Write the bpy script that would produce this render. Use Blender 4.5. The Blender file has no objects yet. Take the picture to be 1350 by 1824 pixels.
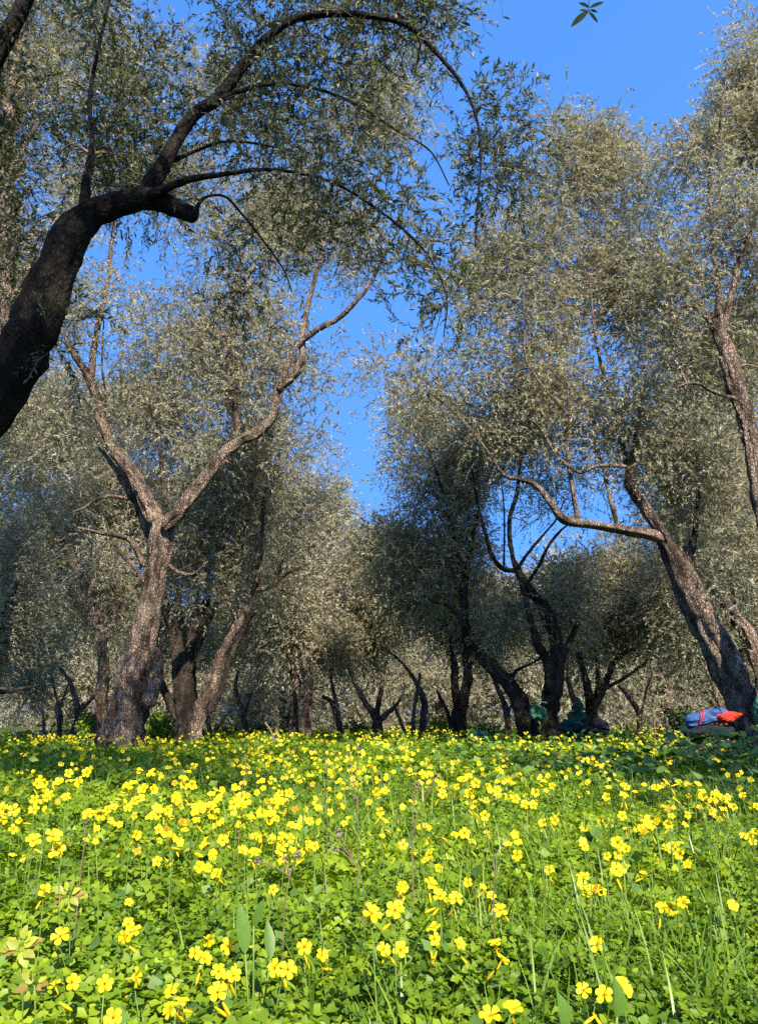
import bpy, math, random
import numpy as np
from mathutils import Vector, Matrix

SC = bpy.context.scene
COL = SC.collection
R = math.radians
rng = np.random.default_rng(7)
random.seed(7)

# ------------------------------------------------------------------ camera, sky, sun, exposure
F = 1340.0                      # focal length in photo pixels (photo 1350 x 1824)
HORIZON = 1292.0
PITCH = math.atan((HORIZON - 912.0) / F)
CAMZ = 0.62
cam = bpy.data.cameras.new('camera')
cam.sensor_fit = 'AUTO'
cam.sensor_width = 36.0
cam.lens = F / 1824.0 * 36.0
cam.clip_start = 0.02
cam.clip_end = 2000
camo = bpy.data.objects.new('camera', cam)
COL.objects.link(camo)
camo.location = (0, 0, CAMZ)
camo.rotation_euler = (math.pi / 2 + PITCH, 0, 0)
SC.camera = camo

SUN_AZ = R(19)                  # measured from straight behind the camera towards the right
SUN_EL = R(41)
SUNV = np.array([math.sin(SUN_AZ) * math.cos(SUN_EL), -math.cos(SUN_AZ) * math.cos(SUN_EL), math.sin(SUN_EL)])
W = bpy.data.worlds.new('World')
SC.world = W
W.use_nodes = True
nt = W.node_tree
sky = nt.nodes.new('ShaderNodeTexSky')
sky.sky_type = 'NISHITA'
sky.sun_disc = False
sky.sun_elevation = SUN_EL
sky.sun_rotation = math.pi - SUN_AZ
sky.altitude = 200
sky.air_density = 1.0
sky.dust_density = 0.3
sky.ozone_density = 2.0
hs = nt.nodes.new('ShaderNodeHueSaturation')
hs.inputs['Saturation'].default_value = 1.28
hs.inputs['Hue'].default_value = 0.506
nt.links.new(sky.outputs[0], hs.inputs['Color'])
# a very clear winter sky: hardly any paling towards the horizon
tcw = nt.nodes.new('ShaderNodeTexCoord')
mpw = nt.nodes.new('ShaderNodeMapping')
mpw.inputs['Scale'].default_value = (1, 1, 0.38)
mpw.inputs['Location'].default_value = (0, 0, 0.62)
nt.links.new(tcw.outputs['Generated'], mpw.inputs[0])
nzw = nt.nodes.new('ShaderNodeVectorMath'); nzw.operation = 'NORMALIZE'
nt.links.new(mpw.outputs[0], nzw.inputs[0])
nt.links.new(nzw.outputs[0], sky.inputs[0])
nt.links.new(hs.outputs[0], nt.nodes['Background'].inputs[0])
nt.nodes['Background'].inputs[1].default_value = 0.15

sl = bpy.data.lights.new('sun', 'SUN')
sl.energy = 4.6
sl.angle = R(0.5)
sl.color = (1.0, 0.87, 0.68)
so = bpy.data.objects.new('sun', sl)
COL.objects.link(so)
so.rotation_euler = Vector(SUNV).to_track_quat('Z', 'Y').to_euler()

vs = SC.view_settings
vs.view_transform = 'Standard'
vs.look = 'None'
vs.exposure = 1.65
vs.gamma = 1.0
vs.use_curve_mapping = False
cy = SC.cycles
cy.max_bounces = 7
cy.diffuse_bounces = 6
cy.glossy_bounces = 2
cy.transmission_bounces = 5
cy.transparent_max_bounces = 4
cy.use_denoising = False
cy.sample_clamp_indirect = 6

# ------------------------------------------------------------------ helpers
CP, SP = math.cos(PITCH), math.sin(PITCH)

def P(px, py, Y):
    a = (px - 675.0) / F
    b = (912.0 - py) / F
    d = np.array([a, CP - b * SP, SP + b * CP])
    return np.array([0, 0, CAMZ]) + d * (Y / d[1])

def proj(p):
    """photo pixel of world points (N,3)"""
    q = np.atleast_2d(p) - np.array([0, 0, CAMZ])
    fwd = q[:, 1] * CP + q[:, 2] * SP
    up = -q[:, 1] * SP + q[:, 2] * CP
    return np.stack([675 + F * q[:, 0] / fwd, 912 - F * up / fwd, fwd], 1)

def gz(x, y):
    x = np.asarray(x, float); y = np.asarray(y, float)
    s = np.clip((y - 3) / 10.0, 0, 1)
    z = 0.13 * s * s * (3 - 2 * s)
    z = z + 0.10 * np.clip((y - 13) / 30.0, 0, 1)
    z = z + 0.030 * np.sin(x * 0.55 + 0.6) * np.sin(y * 0.42 + 1.1) * np.clip(y / 5, 0, 1)
    z = z + 0.020 * np.sin(x * 1.7 + y * 0.9) * np.clip(y / 5, 0, 1)
    z = z - 0.02 * np.clip(-x - 3.5, 0, 12) + 0.03 * np.clip(y - 36, 0, 90)
    return z

def unit(v):
    return v / np.maximum(np.linalg.norm(v, axis=-1, keepdims=True), 1e-9)

def mesh_np(name, v, f, mat=None, smooth=False, tint=None, fmat=None):
    """v (N,3), f (M,k) with k = 3 or 4"""
    v = np.ascontiguousarray(v, np.float32); f = np.ascontiguousarray(f, np.int32)
    me = bpy.data.meshes.new(name)
    k = f.shape[1]
    me.vertices.add(len(v)); me.vertices.foreach_set('co', v.ravel())
    me.loops.add(f.size); me.loops.foreach_set('vertex_index', f.ravel())
    me.polygons.add(len(f))
    me.polygons.foreach_set('loop_start', np.arange(0, f.size, k, dtype=np.int32))
    me.polygons.foreach_set('loop_total', np.full(len(f), k, np.int32))
    if smooth:
        me.polygons.foreach_set('use_smooth', np.ones(len(f), bool))
    if fmat is not None:
        me.polygons.foreach_set('material_index', np.asarray(fmat, np.int32))
    if tint is not None:
        at = me.attributes.new('tint', 'FLOAT', 'POINT')
        at.data.foreach_set('value', np.ascontiguousarray(tint, np.float32))
    me.update(calc_edges=True)
    if mat is not None:
        for m in (mat if isinstance(mat, (list, tuple)) else [mat]):
            me.materials.append(m)
    return me

def link(name, data, parent=None, loc=(0, 0, 0)):
    o = bpy.data.objects.new(name, data)
    COL.objects.link(o)
    if parent is not None:
        o.parent = parent
    o.location = loc
    return o

def tag(o, label=None, cat=None, group=None, kind=None):
    if label: o['label'] = label
    if cat: o['category'] = cat
    if group: o['group'] = group
    if kind: o['kind'] = kind
    return o

def thing(name, label, cat, loc, group=None):
    return tag(link(name, None, None, loc), label, cat, group)

def copy_tree(o, parent=None):
    c = o.copy(); COL.objects.link(c); c.parent = parent
    for ch in o.children:
        copy_tree(ch, c)
    return c

class Acc:
    """collects quads"""
    def __init__(s): s.v = []; s.f = []; s.t = []; s.n = 0
    def add(s, v, f, t=None):
        v = np.asarray(v, float).reshape(-1, 3); f = np.asarray(f, int)
        if f.shape[1] == 3: f = np.concatenate([f, f[:, 2:3]], 1) if False else f
        s.v.append(v); s.f.append(f + s.n); s.n += len(v)
        s.t.append(np.full(len(v), 0.5) if t is None else np.broadcast_to(t, (len(v),)))
    def mesh(s, name, mat, smooth=False, off=(0, 0, 0)):
        return mesh_np(name, np.concatenate(s.v) - np.asarray(off), np.concatenate(s.f), mat, smooth, np.concatenate(s.t))

def catmull(p, n):
    """p (k,d) -> n samples along centripetal-ish spline (by arc length of control polygon)"""
    p = np.asarray(p, float)
    if len(p) == 2:
        t = np.linspace(0, 1, n)[:, None]
        return p[0] * (1 - t) + p[1] * t
    q = np.vstack([2 * p[0] - p[1], p, 2 * p[-1] - p[-2]])
    seg = np.linalg.norm(np.diff(p[:, :3], axis=0), axis=1); cum = np.concatenate([[0], np.cumsum(seg)])
    s = np.linspace(0, cum[-1], n)
    i = np.clip(np.searchsorted(cum, s, side='right') - 1, 0, len(p) - 2)
    t = ((s - cum[i]) / np.maximum(seg[i], 1e-9))[:, None]
    p0, p1, p2, p3 = q[i], q[i + 1], q[i + 2], q[i + 3]
    return 0.5 * (2 * p1 + (p2 - p0) * t + (2 * p0 - 5 * p1 + 4 * p2 - p3) * t ** 2 + (3 * p1 - p0 - 3 * p2 + p3) * t ** 3)

def tube(path, rad, seg=8, rough=0.0, flute=0.0, rg=None, cap=True):
    """swept tube with gnarled radius; returns verts, quads"""
    path = np.asarray(path, float); n = len(path); rad = np.asarray(rad, float)
    tan = unit(np.gradient(path, axis=0))
    ref = np.array([0.31, 0.87, 0.38]) if abs(tan[0][2]) > 0.5 else np.array([0, 0, 1.0])
    a = unit(np.cross(tan, ref)); b = np.cross(tan, a)
    th = np.linspace(0, 2 * math.pi, seg, endpoint=False)
    rr = np.ones((n, seg)) * rad[:, None]
    if rg is not None and (rough or flute):
        ln = np.concatenate([[0], np.cumsum(np.linalg.norm(np.diff(path, axis=0), axis=1))])[:, None]
        m = np.zeros((n, seg))
        for k in (2, 3, 4, 5, 7):
            m += np.sin(k * th[None] + rg.uniform(0, 6.3) + ln * rg.uniform(-1.6, 1.6)) * flute * rg.uniform(.5, 1) / k ** 0.6
        for k in (1, 2, 3, 5, 6, 8):
            m += np.sin(k * th[None] + rg.uniform(0, 6.3) + 1.2 * np.sin(ln * rg.uniform(2, 9) + rg.uniform(0, 6))) * np.sin(ln * rg.uniform(3, 14) + rg.uniform(0, 6.3)) * rough * 0.5
        if seg >= 28:
            for k in (9, 12, 15):
                m += 0.035 * (1 - 2 * np.abs(np.sin(k * 0.5 * th[None] + rg.uniform(0, 6.3) + 1.1 * np.sin(ln * rg.uniform(1.5, 4) + rg.uniform(0, 6)))))
        rr = rr * (1 + np.clip(m, -0.5, 0.7))
    v = path[:, None] + (a[:, None] * np.cos(th)[None, :, None] + b[:, None] * np.sin(th)[None, :, None]) * rr[..., None]
    v = v.reshape(-1, 3)
    i = np.arange(n - 1)[:, None] * seg; j = np.arange(seg)[None]; j2 = (j + 1) % seg
    f = np.stack([i + j, i + j2, i + seg + j2, i + seg + j], -1).reshape(-1, 4)
    if cap:
        v = np.vstack([v, path[-1] + tan[-1] * rad[-1] * 0.5])
        e = len(v) - 1; o = (n - 1) * seg
        jj = np.arange(0, seg, 2)
        f = np.vstack([f, np.stack([o + jj, o + (jj + 1) % seg, o + (jj + 2) % seg, np.full_like(jj, e)], 1)])
    return v, f

# ------------------------------------------------------------------ materials
def new_mat(name):
    m = bpy.data.materials.new(name); m.use_nodes = True
    t = m.node_tree; t.nodes.clear()
    return m, t, t.nodes, t.links

def ramp(nodes, stops):
    r = nodes.new('ShaderNodeValToRGB')
    el = r.color_ramp.elements
    while len(el) > 1: el.remove(el[-1])
    el[0].position = stops[0][0]; el[0].color = (*stops[0][1], 1)
    for p, c in stops[1:]:
        e = el.new(p); e.color = (*c, 1)
    return r

def leaf_mat(name, stops, transl=0.35, rough=0.45, spec=0.4, noise=0.0, tcol=(1.25, 1.3, 0.6)):
    m, t, n, l = new_mat(name)
    at = n.new('ShaderNodeAttribute'); at.attribute_name = 'tint'
    rp = ramp(n, stops)
    if noise:
        tc = n.new('ShaderNodeTexCoord'); nz = n.new('ShaderNodeTexNoise'); nz.inputs['Scale'].default_value = noise
        ad = n.new('ShaderNodeMath'); ad.operation = 'MULTIPLY_ADD'; ad.inputs[1].default_value = 0.7
        l.new(tc.outputs['Object'], nz.inputs['Vector']); l.new(nz.outputs['Fac'], ad.inputs[0])
        sb = n.new('ShaderNodeMath'); sb.operation = 'SUBTRACT'; sb.inputs[1].default_value = 0.35
        l.new(at.outputs['Fac'], sb.inputs[0]); l.new(sb.outputs[0], ad.inputs[2]); l.new(ad.outputs[0], rp.inputs[0])
    else:
        l.new(at.outputs['Fac'], rp.inputs[0])
    pb = n.new('ShaderNodeBsdfPrincipled'); pb.inputs['Roughness'].default_value = rough
    pb.inputs['Specular IOR Level'].default_value = spec
    tr = n.new('ShaderNodeBsdfTranslucent')
    mul = n.new('ShaderNodeMix'); mul.data_type = 'RGBA'; mul.blend_type = 'MULTIPLY'; mul.inputs[0].default_value = 1
    mul.inputs[7].default_value = (*tcol, 1)
    l.new(rp.outputs[0], pb.inputs['Base Color']); l.new(rp.outputs[0], mul.inputs[6]); l.new(mul.outputs[2], tr.inputs['Color'])
    mx = n.new('ShaderNodeMixShader'); mx.inputs[0].default_value = transl
    l.new(pb.outputs[0], mx.inputs[1]); l.new(tr.outputs[0], mx.inputs[2])
    o = n.new('ShaderNodeOutputMaterial'); l.new(mx.outputs[0], o.inputs[0])
    return m

def bark_mat(name, stops, scale=9.0, bump=0.9, lichen=0.35):
    m, t, n, l = new_mat(name)
    tc = n.new('ShaderNodeTexCoord'); mp = n.new('ShaderNodeMapping')
    mp.inputs['Scale'].default_value = (1, 1, 0.4)
    l.new(tc.outputs['Object'], mp.inputs['Vector'])
    n1 = n.new('ShaderNodeTexNoise'); n1.inputs['Scale'].default_value = scale; n1.inputs['Detail'].default_value = 8; n1.inputs['Roughness'].default_value = 0.68
    n1.inputs['Distortion'].default_value = 0.6
    vo = n.new('ShaderNodeTexVoronoi'); vo.feature = 'DISTANCE_TO_EDGE'; vo.inputs['Scale'].default_value = scale * 2.1
    n2 = n.new('ShaderNodeTexNoise'); n2.inputs['Scale'].default_value = 2.4; n2.inputs['Detail'].default_value = 5
    for x in (n1, vo): l.new(mp.outputs[0], x.inputs['Vector'])
    l.new(tc.outputs['Object'], n2.inputs['Vector'])
    mm = n.new('ShaderNodeMath'); mm.operation = 'MULTIPLY_ADD'; mm.inputs[1].default_value = 0.9; mm.use_clamp = True
    l.new(vo.outputs['Distance'], mm.inputs[0]); l.new(n1.outputs['Fac'], mm.inputs[2])
    sb = n.new('ShaderNodeMath'); sb.operation = 'MULTIPLY_ADD'; sb.inputs[1].default_value = 1.5; sb.inputs[2].default_value = -0.42
    l.new(mm.outputs[0], sb.inputs[0])
    rp = ramp(n, stops); l.new(sb.outputs[0], rp.inputs[0])
    lr = ramp(n, [(0.52, (0, 0, 0)), (0.66, (lichen,) * 3)]); l.new(n2.outputs['Fac'], lr.inputs[0])
    mx = n.new('ShaderNodeMix'); mx.data_type = 'RGBA'; mx.inputs[7].default_value = (0.20, 0.19, 0.14, 1)
    l.new(lr.outputs[0], mx.inputs[0]); l.new(rp.outputs[0], mx.inputs[6])
    pb = n.new('ShaderNodeBsdfPrincipled'); pb.inputs['Roughness'].default_value = 0.9; pb.inputs['Specular IOR Level'].default_value = 0.15
    bp = n.new('ShaderNodeBump'); bp.inputs['Strength'].default_value = bump; bp.inputs['Distance'].default_value = 0.05
    l.new(mm.outputs[0], bp.inputs['Height']); l.new(bp.outputs[0], pb.inputs['Normal'])
    n3 = n.new('ShaderNodeTexNoise'); n3.inputs['Scale'].default_value = 3.7; n3.inputs['Detail'].default_value = 6; n3.inputs['Roughness'].default_value = 0.6
    l.new(mp.outputs[0], n3.inputs['Vector'])
    dr = ramp(n, [(0.40, (0.30, 0.28, 0.27)), (0.50, (0.85, 0.85, 0.85)), (0.62, (1.15, 1.12, 1.08))]); l.new(n3.outputs['Fac'], dr.inputs[0])
    mu = n.new('ShaderNodeMix'); mu.data_type = 'RGBA'; mu.blend_type = 'MULTIPLY'; mu.inputs[0].default_value = 1
    l.new(mx.outputs[2], mu.inputs[6]); l.new(dr.outputs[0], mu.inputs[7])
    l.new(mu.outputs[2], pb.inputs['Base Color'])
    o = n.new('ShaderNodeOutputMaterial'); l.new(pb.outputs[0], o.inputs[0])
    return m

def simple_mat(name, stops, scale=20, rough=0.6, spec=0.3, bump=0.3, dist=0.01, coords='Object', detail=4, stretch=(1, 1, 1), wave=0.0):
    m, t, n, l = new_mat(name)
    tc = n.new('ShaderNodeTexCoord'); mp = n.new('ShaderNodeMapping'); mp.inputs['Scale'].default_value = stretch
    l.new(tc.outputs[coords], mp.inputs[0])
    nz = n.new('ShaderNodeTexNoise'); nz.inputs['Scale'].default_value = scale; nz.inputs['Detail'].default_value = detail
    l.new(mp.outputs[0], nz.inputs['Vector'])
    rp = ramp(n, stops); l.new(nz.outputs['Fac'], rp.inputs[0])
    pb = n.new('ShaderNodeBsdfPrincipled'); pb.inputs['Roughness'].default_value = rough; pb.inputs['Specular IOR Level'].default_value = spec
    l.new(rp.outputs[0], pb.inputs['Base Color'])
    if bump:
        bp = n.new('ShaderNodeBump'); bp.inputs['Strength'].default_value = bump; bp.inputs['Distance'].default_value = dist
        l.new(nz.outputs['Fac'], bp.inputs['Height']); l.new(bp.outputs[0], pb.inputs['Normal'])
    o = n.new('ShaderNodeOutputMaterial'); l.new(pb.outputs[0], o.inputs[0])
    return m

OLIVE = [(0.0, (0.095, 0.094, 0.058)), (0.4, (0.192, 0.184, 0.130)), (0.75, (0.315, 0.302, 0.228)), (1.0, (0.43, 0.418, 0.34))]
M_leaf = leaf_mat('olive_leaf', OLIVE, 0.40, 0.55, 0.3, tcol=(1.15, 1.12, 0.62))
M_leafshade = leaf_mat('olive_leaf_shaded', [(0.0, (0.025, 0.032, 0.012)), (0.5, (0.075, 0.082, 0.038)), (1.0, (0.22, 0.22, 0.14))], 0.3, 0.5, 0.3, tcol=(1.1, 1.25, 0.45))  # front tree's leaves: the shade on its crown is put into the colour
M_twig = simple_mat('olive_twig_bark', [(0.3, (0.07, 0.055, 0.04)), (0.7, (0.19, 0.16, 0.12))], 14, 0.9, 0.1, 0.3)
M_bark = bark_mat('olive_bark', [(0.0, (0.016, 0.012, 0.010)), (0.35, (0.055, 0.041, 0.033)), (0.55, (0.16, 0.118, 0.094)), (0.8, (0.29, 0.225, 0.182)), (1.0, (0.42, 0.345, 0.29))], 18, 1.0)
M_barkshade = bark_mat('olive_bark_shaded', [(0.0, (0.006, 0.005, 0.004)), (0.5, (0.024, 0.019, 0.015)), (1.0, (0.09, 0.070, 0.055))], 16, 1.0, 0.12)  # darker copy of the bark, with shade on the trunks painted in
M_barkdeepshade = bark_mat('olive_bark_deep_shade', [(0.0, (0.005, 0.004, 0.0035)), (0.5, (0.009, 0.007, 0.006)), (1.0, (0.027, 0.022, 0.018))], 18, 1.0, 0.05)  # front trunk: its deep shade is painted into the bark colour
M_sprigshade = leaf_mat('near_sprig_leaf_shaded', [(0.0, (0.010, 0.018, 0.007)), (1.0, (0.022, 0.036, 0.014))], 0.1, 0.85, 0.05)  # hanging sprig leaves darkened, shade put into the colour
M_sorrel = leaf_mat('sorrel_leaf', [(0.0, (0.045, 0.105, 0.008)), (0.45, (0.125, 0.210, 0.008)), (1.0, (0.26, 0.355, 0.014))], 0.42, 0.5, 0.35, tcol=(1.3, 1.35, 0.35))
M_grass = leaf_mat('grass_blade', [(0.0, (0.045, 0.10, 0.008)), (0.5, (0.10, 0.18, 0.011)), (1.0, (0.20, 0.28, 0.045))], 0.3, 0.4, 0.5, tcol=(1.2, 1.3, 0.4))
M_broad = leaf_mat('broad_herb_leaf', [(0.0, (0.022, 0.06, 0.010)), (0.5, (0.075, 0.155, 0.022)), (1.0, (0.18, 0.27, 0.05))], 0.25, 0.5, 0.35, noise=30)
M_bramble = leaf_mat('bramble_leaf', [(0.0, (0.17, 0.09, 0.025)), (0.4, (0.22, 0.21, 0.03)), (0.7, (0.19, 0.27, 0.02)), (1.0, (0.30, 0.34, 0.04))], 0.3, 0.5, 0.3, noise=45, tcol=(1.3, 1.2, 0.4))
M_petal = leaf_mat('sorrel_petal', [(0.0, (0.34, 0.20, 0.004)), (0.4, (0.55, 0.46, 0.006)), (0.7, (0.66, 0.58, 0.008)), (1.0, (0.74, 0.67, 0.015))], 0.25, 0.55, 0.2, tcol=(1.0, 0.95, 0.4))
M_orange = simple_mat('flower_throat', [(0.3, (0.55, 0.28, 0.01)), (0.7, (0.7, 0.45, 0.01))], 60, 0.7, 0.1, 0)
M_stem = simple_mat('green_stem', [(0.3, (0.07, 0.13, 0.02)), (0.7, (0.13, 0.20, 0.03))], 40, 0.5, 0.3, 0)
M_dry = simple_mat('dry_stem', [(0.3, (0.075, 0.060, 0.035)), (0.7, (0.17, 0.135, 0.085))], 60, 0.8, 0.1, 0.3, 0.002)
M_seed = simple_mat('dry_seed_head', [(0.3, (0.09, 0.06, 0.055)), (0.7, (0.28, 0.21, 0.19))], 200, 0.9, 0.05, 0.6, 0.003)
M_ground = simple_mat('meadow_soil', [(0.25, (0.020, 0.028, 0.008)), (0.5, (0.035, 0.065, 0.010)), (0.75, (0.07, 0.12, 0.015))], 3.0, 0.95, 0.05, 0.8, 0.05, 'Object', 8)

# ------------------------------------------------------------------ ground
def build_ground():
    xs = np.concatenate([[-600, -300, -150, -90, -60], np.arange(-45, 45.1, 0.75), [60, 90, 150, 300, 600]])
    ys = np.concatenate([[-300, -120, -60, -30, -15], np.arange(-8, 60.1, 0.75), [75, 100, 150, 300, 700]])
    X, Y = np.meshgrid(xs, ys)
    v = np.stack([X, Y, gz(X, Y)], -1).reshape(-1, 3)
    nx = len(xs); i = np.arange(len(ys) - 1)[:, None] * nx; j = np.arange(nx - 1)[None]
    f = np.stack([i + j, i + j + 1, i + nx + j + 1, i + nx + j], -1).reshape(-1, 4)
    o = link('ground', mesh_np('ground', v, f, M_ground, True))
    tag(o, 'grassy meadow floor under the olive grove', 'ground', kind='structure')
    return o
build_ground()

# ------------------------------------------------------------------ olive trees
def leaf_quads(p0, d, L, n, ll, lw, droop, rg, tw_t, tri=False):
    T = len(p0)
    t = np.linspace(0.12, 1.0, n)[None, :] + rg.uniform(-0.03, 0.03, (T, n))
    pos = p0[:, None] + d[:, None] * (L[:, None] * t)[..., None]
    pos[..., 2] -= droop[:, None] * L[:, None] * t ** 2
    tan = np.repeat(d[:, None], n, 1).copy(); tan[..., 2] -= 2 * droop[:, None] * t
    tan = unit(tan)
    side = unit(np.cross(tan, rg.normal(size=(T, n, 3))))
    ld = unit(0.85 * tan + 0.68 * side + rg.normal(scale=0.12, size=(T, n, 3)))
    w = unit(np.cross(ld, rg.normal(size=(T, n, 3))))
    l = ll * rg.uniform(0.65, 1.2, (T, n))[..., None]
    ww = lw * rg.uniform(0.75, 1.25, (T, n))[..., None]
    if tri:
        v = np.stack([pos + w * ww * 0.5, pos + ld * l, pos - w * ww * 0.5], 2).reshape(-1, 3)
        return v, np.repeat(np.clip(tw_t[:, None] + rg.normal(scale=0.16, size=(T, n)), 0, 1).ravel(), 3)
    mid = pos + ld * l * 0.48
    v = np.stack([pos, mid + w * ww * 0.5, pos + ld * l, mid - w * ww * 0.5], 2).reshape(-1, 3)
    tint = np.clip(tw_t[:, None] + rg.normal(scale=0.16, size=(T, n)), 0, 1)
    return v, np.repeat(tint.ravel(), 4)

def grow(nodes, rads, A, rg, bow=0.12):
    """connect attractor points A to the skeleton nodes; returns list of (path, parent node radius, nodes count) branches"""
    N = [np.asarray(nodes)]; RR = [np.asarray(rads)]
    d0 = np.min(np.linalg.norm(A[:, None] - N[0][None], axis=2), axis=1)
    out = []
    allN = N[0].copy(); allR = RR[0].copy()
    for k in np.argsort(d0):
        a = A[k]
        dist = np.linalg.norm(allN - a, axis=1) + 0.25 * np.maximum(0, allN[:, 2] - a[2])
        i = int(np.argmin(dist)); b = allN[i]; D = np.linalg.norm(a - b)
        if D < 0.05: continue
        off = rg.normal(size=3) * 0.10 * D; off[2] += bow * D
        off2 = rg.normal(size=3) * 0.08 * D; off2[2] += bow * 0.8 * D
        path = catmull(np.array([b, b + (a - b) * 0.35 + off, b + (a - b) * 0.7 + off2, a]), max(4, min(7, int(D / 0.2) + 3)))
        r0 = min(allR[i] * 0.62, 0.012 + 0.011 * D)
        r1 = max(0.0035, r0 * 0.35)
        rr = np.linspace(r0, r1, len(path))
        out.append((path, rr))
        allN = np.vstack([allN, path[1:]]); allR = np.concatenate([allR, rr[1:]])
    return out

def noise3(p, sc, rg):
    v = 0
    for i in range(7):
        d = unit(rg.normal(size=3)) * sc * rg.uniform(.6, 1.7)
        v = v + np.sin(p @ d + rg.uniform(0, 6.3))
    return v / 2.6

def sample_blobs(blobs, K, rg):
    """blobs: (center xyz, radii xyz, weight). Clumped points inside, biased to the shell"""
    wts = np.array([b[1][0] * b[1][1] * b[1][2] for b in blobs]) ** (2 / 3) * np.array([b[2] for b in blobs])
    cnt = np.maximum(3, (wts / wts.sum() * K).astype(int))
    pts = []
    nzs = int(rg.integers(1e6))
    for (c, r, _), k in zip(blobs, cnt):
        nz = np.random.default_rng(nzs)
        d = unit(rg.normal(size=(k * 5, 3)))
        lum = 1 + 0.38 * noise3(d, 3.2, rg)[:, None]
        u = d * (rg.uniform(0.08, 1, (k * 5, 1)) ** 0.42) * np.clip(lum, .45, 1.5)
        q = np.asarray(c) + u * np.asarray(r)
        sc = noise3(q, 2.2 * np.clip(10 / max(3.0, c[1]), .3, 1.3), nz) + rg.normal(size=len(q)) * .34
        pts.append(q[np.argsort(-sc)[:k]])
    return np.vstack(pts)

def px_blob(px, py, rx, ry, Y, rz=None, w=1.0):
    c = P(px, py, Y)
    d = np.linalg.norm(c - np.array([0, 0, CAMZ]))
    s = d / F * 0.97
    rz = (rx + ry) / 2 * s if rz is None else rz
    return (c, (rx * s, rz, ry * s), w)

def foliage(branches, A, per, nleaf, sigma, ll, lw, rg, base_t=0.5, droop=(0.15, 0.9), Lr=(0.22, 0.5), tri=False):
    """sprays of leaves round every attractor and along the thin branches"""
    if len(A) * per < 1: return None
    wA = np.exp(rg.normal(0, .55, len(A))); ia = np.sort(rg.choice(len(A), len(A) * per, p=wA / wA.sum()))
    sA = sigma * np.clip(wA / wA.mean(), .4, 2.2) ** .4 * rg.uniform(.75, 1.15, len(A))
    p0 = A[ia]
    off = rg.normal(size=p0.shape) * sA[ia][:, None] * np.array([.9, .9, 1.15])
    on = np.linalg.norm(off, axis=1, keepdims=True); lim = (sA[ia] * 2.0)[:, None]; off = off * np.minimum(1, lim / np.maximum(on, 1e-6))
    # sprays also sit back along the branch paths
    bp = np.vstack([b[0][len(b[0]) // 2:] for b in branches]) if branches else A
    pick = rg.random(len(p0)) < 0.28
    p0 = p0.copy(); p0[pick] = bp[rg.integers(0, len(bp), pick.sum())]
    off[pick] *= 0.55
    p0 = p0 + off
    d = unit(unit(off) * 0.6 + rg.normal(size=p0.shape) * 0.4 + np.array([0, 0, 0.45]))
    L = rg.uniform(*Lr, len(p0)); dr = rg.uniform(*droop, len(p0))
    ct = rg.normal(scale=0.12, size=len(A))[ia]
    tt = base_t + ct + rg.normal(scale=0.08, size=len(p0))
    v, t = leaf_quads(p0, d, L, nleaf, ll, lw, dr, rg, tt, tri)
    # twig stems: thin three-point strips
    m = p0 + d * (L * 0.5)[:, None]; m[:, 2] -= dr * L * 0.25
    e = p0 + d * L[:, None]; e[:, 2] -= dr * L
    return v, t, (p0, m, e)

def twig_strip(tw, wd, rg):
    p0, m, e = tw
    s = unit(np.cross(e - p0, rg.normal(size=p0.shape))) * wd * 0.5
    v = np.stack([p0 - s, p0 + s, m - s * .8, m + s * .8, e - s * .3, e + s * .3], 1).reshape(-1, 3)
    i = np.arange(len(p0))[:, None] * 6
    f = np.stack([i + [0, 1, 3, 2], i + [2, 3, 5, 4]], 1).reshape(-1, 4)
    return v, f

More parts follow.
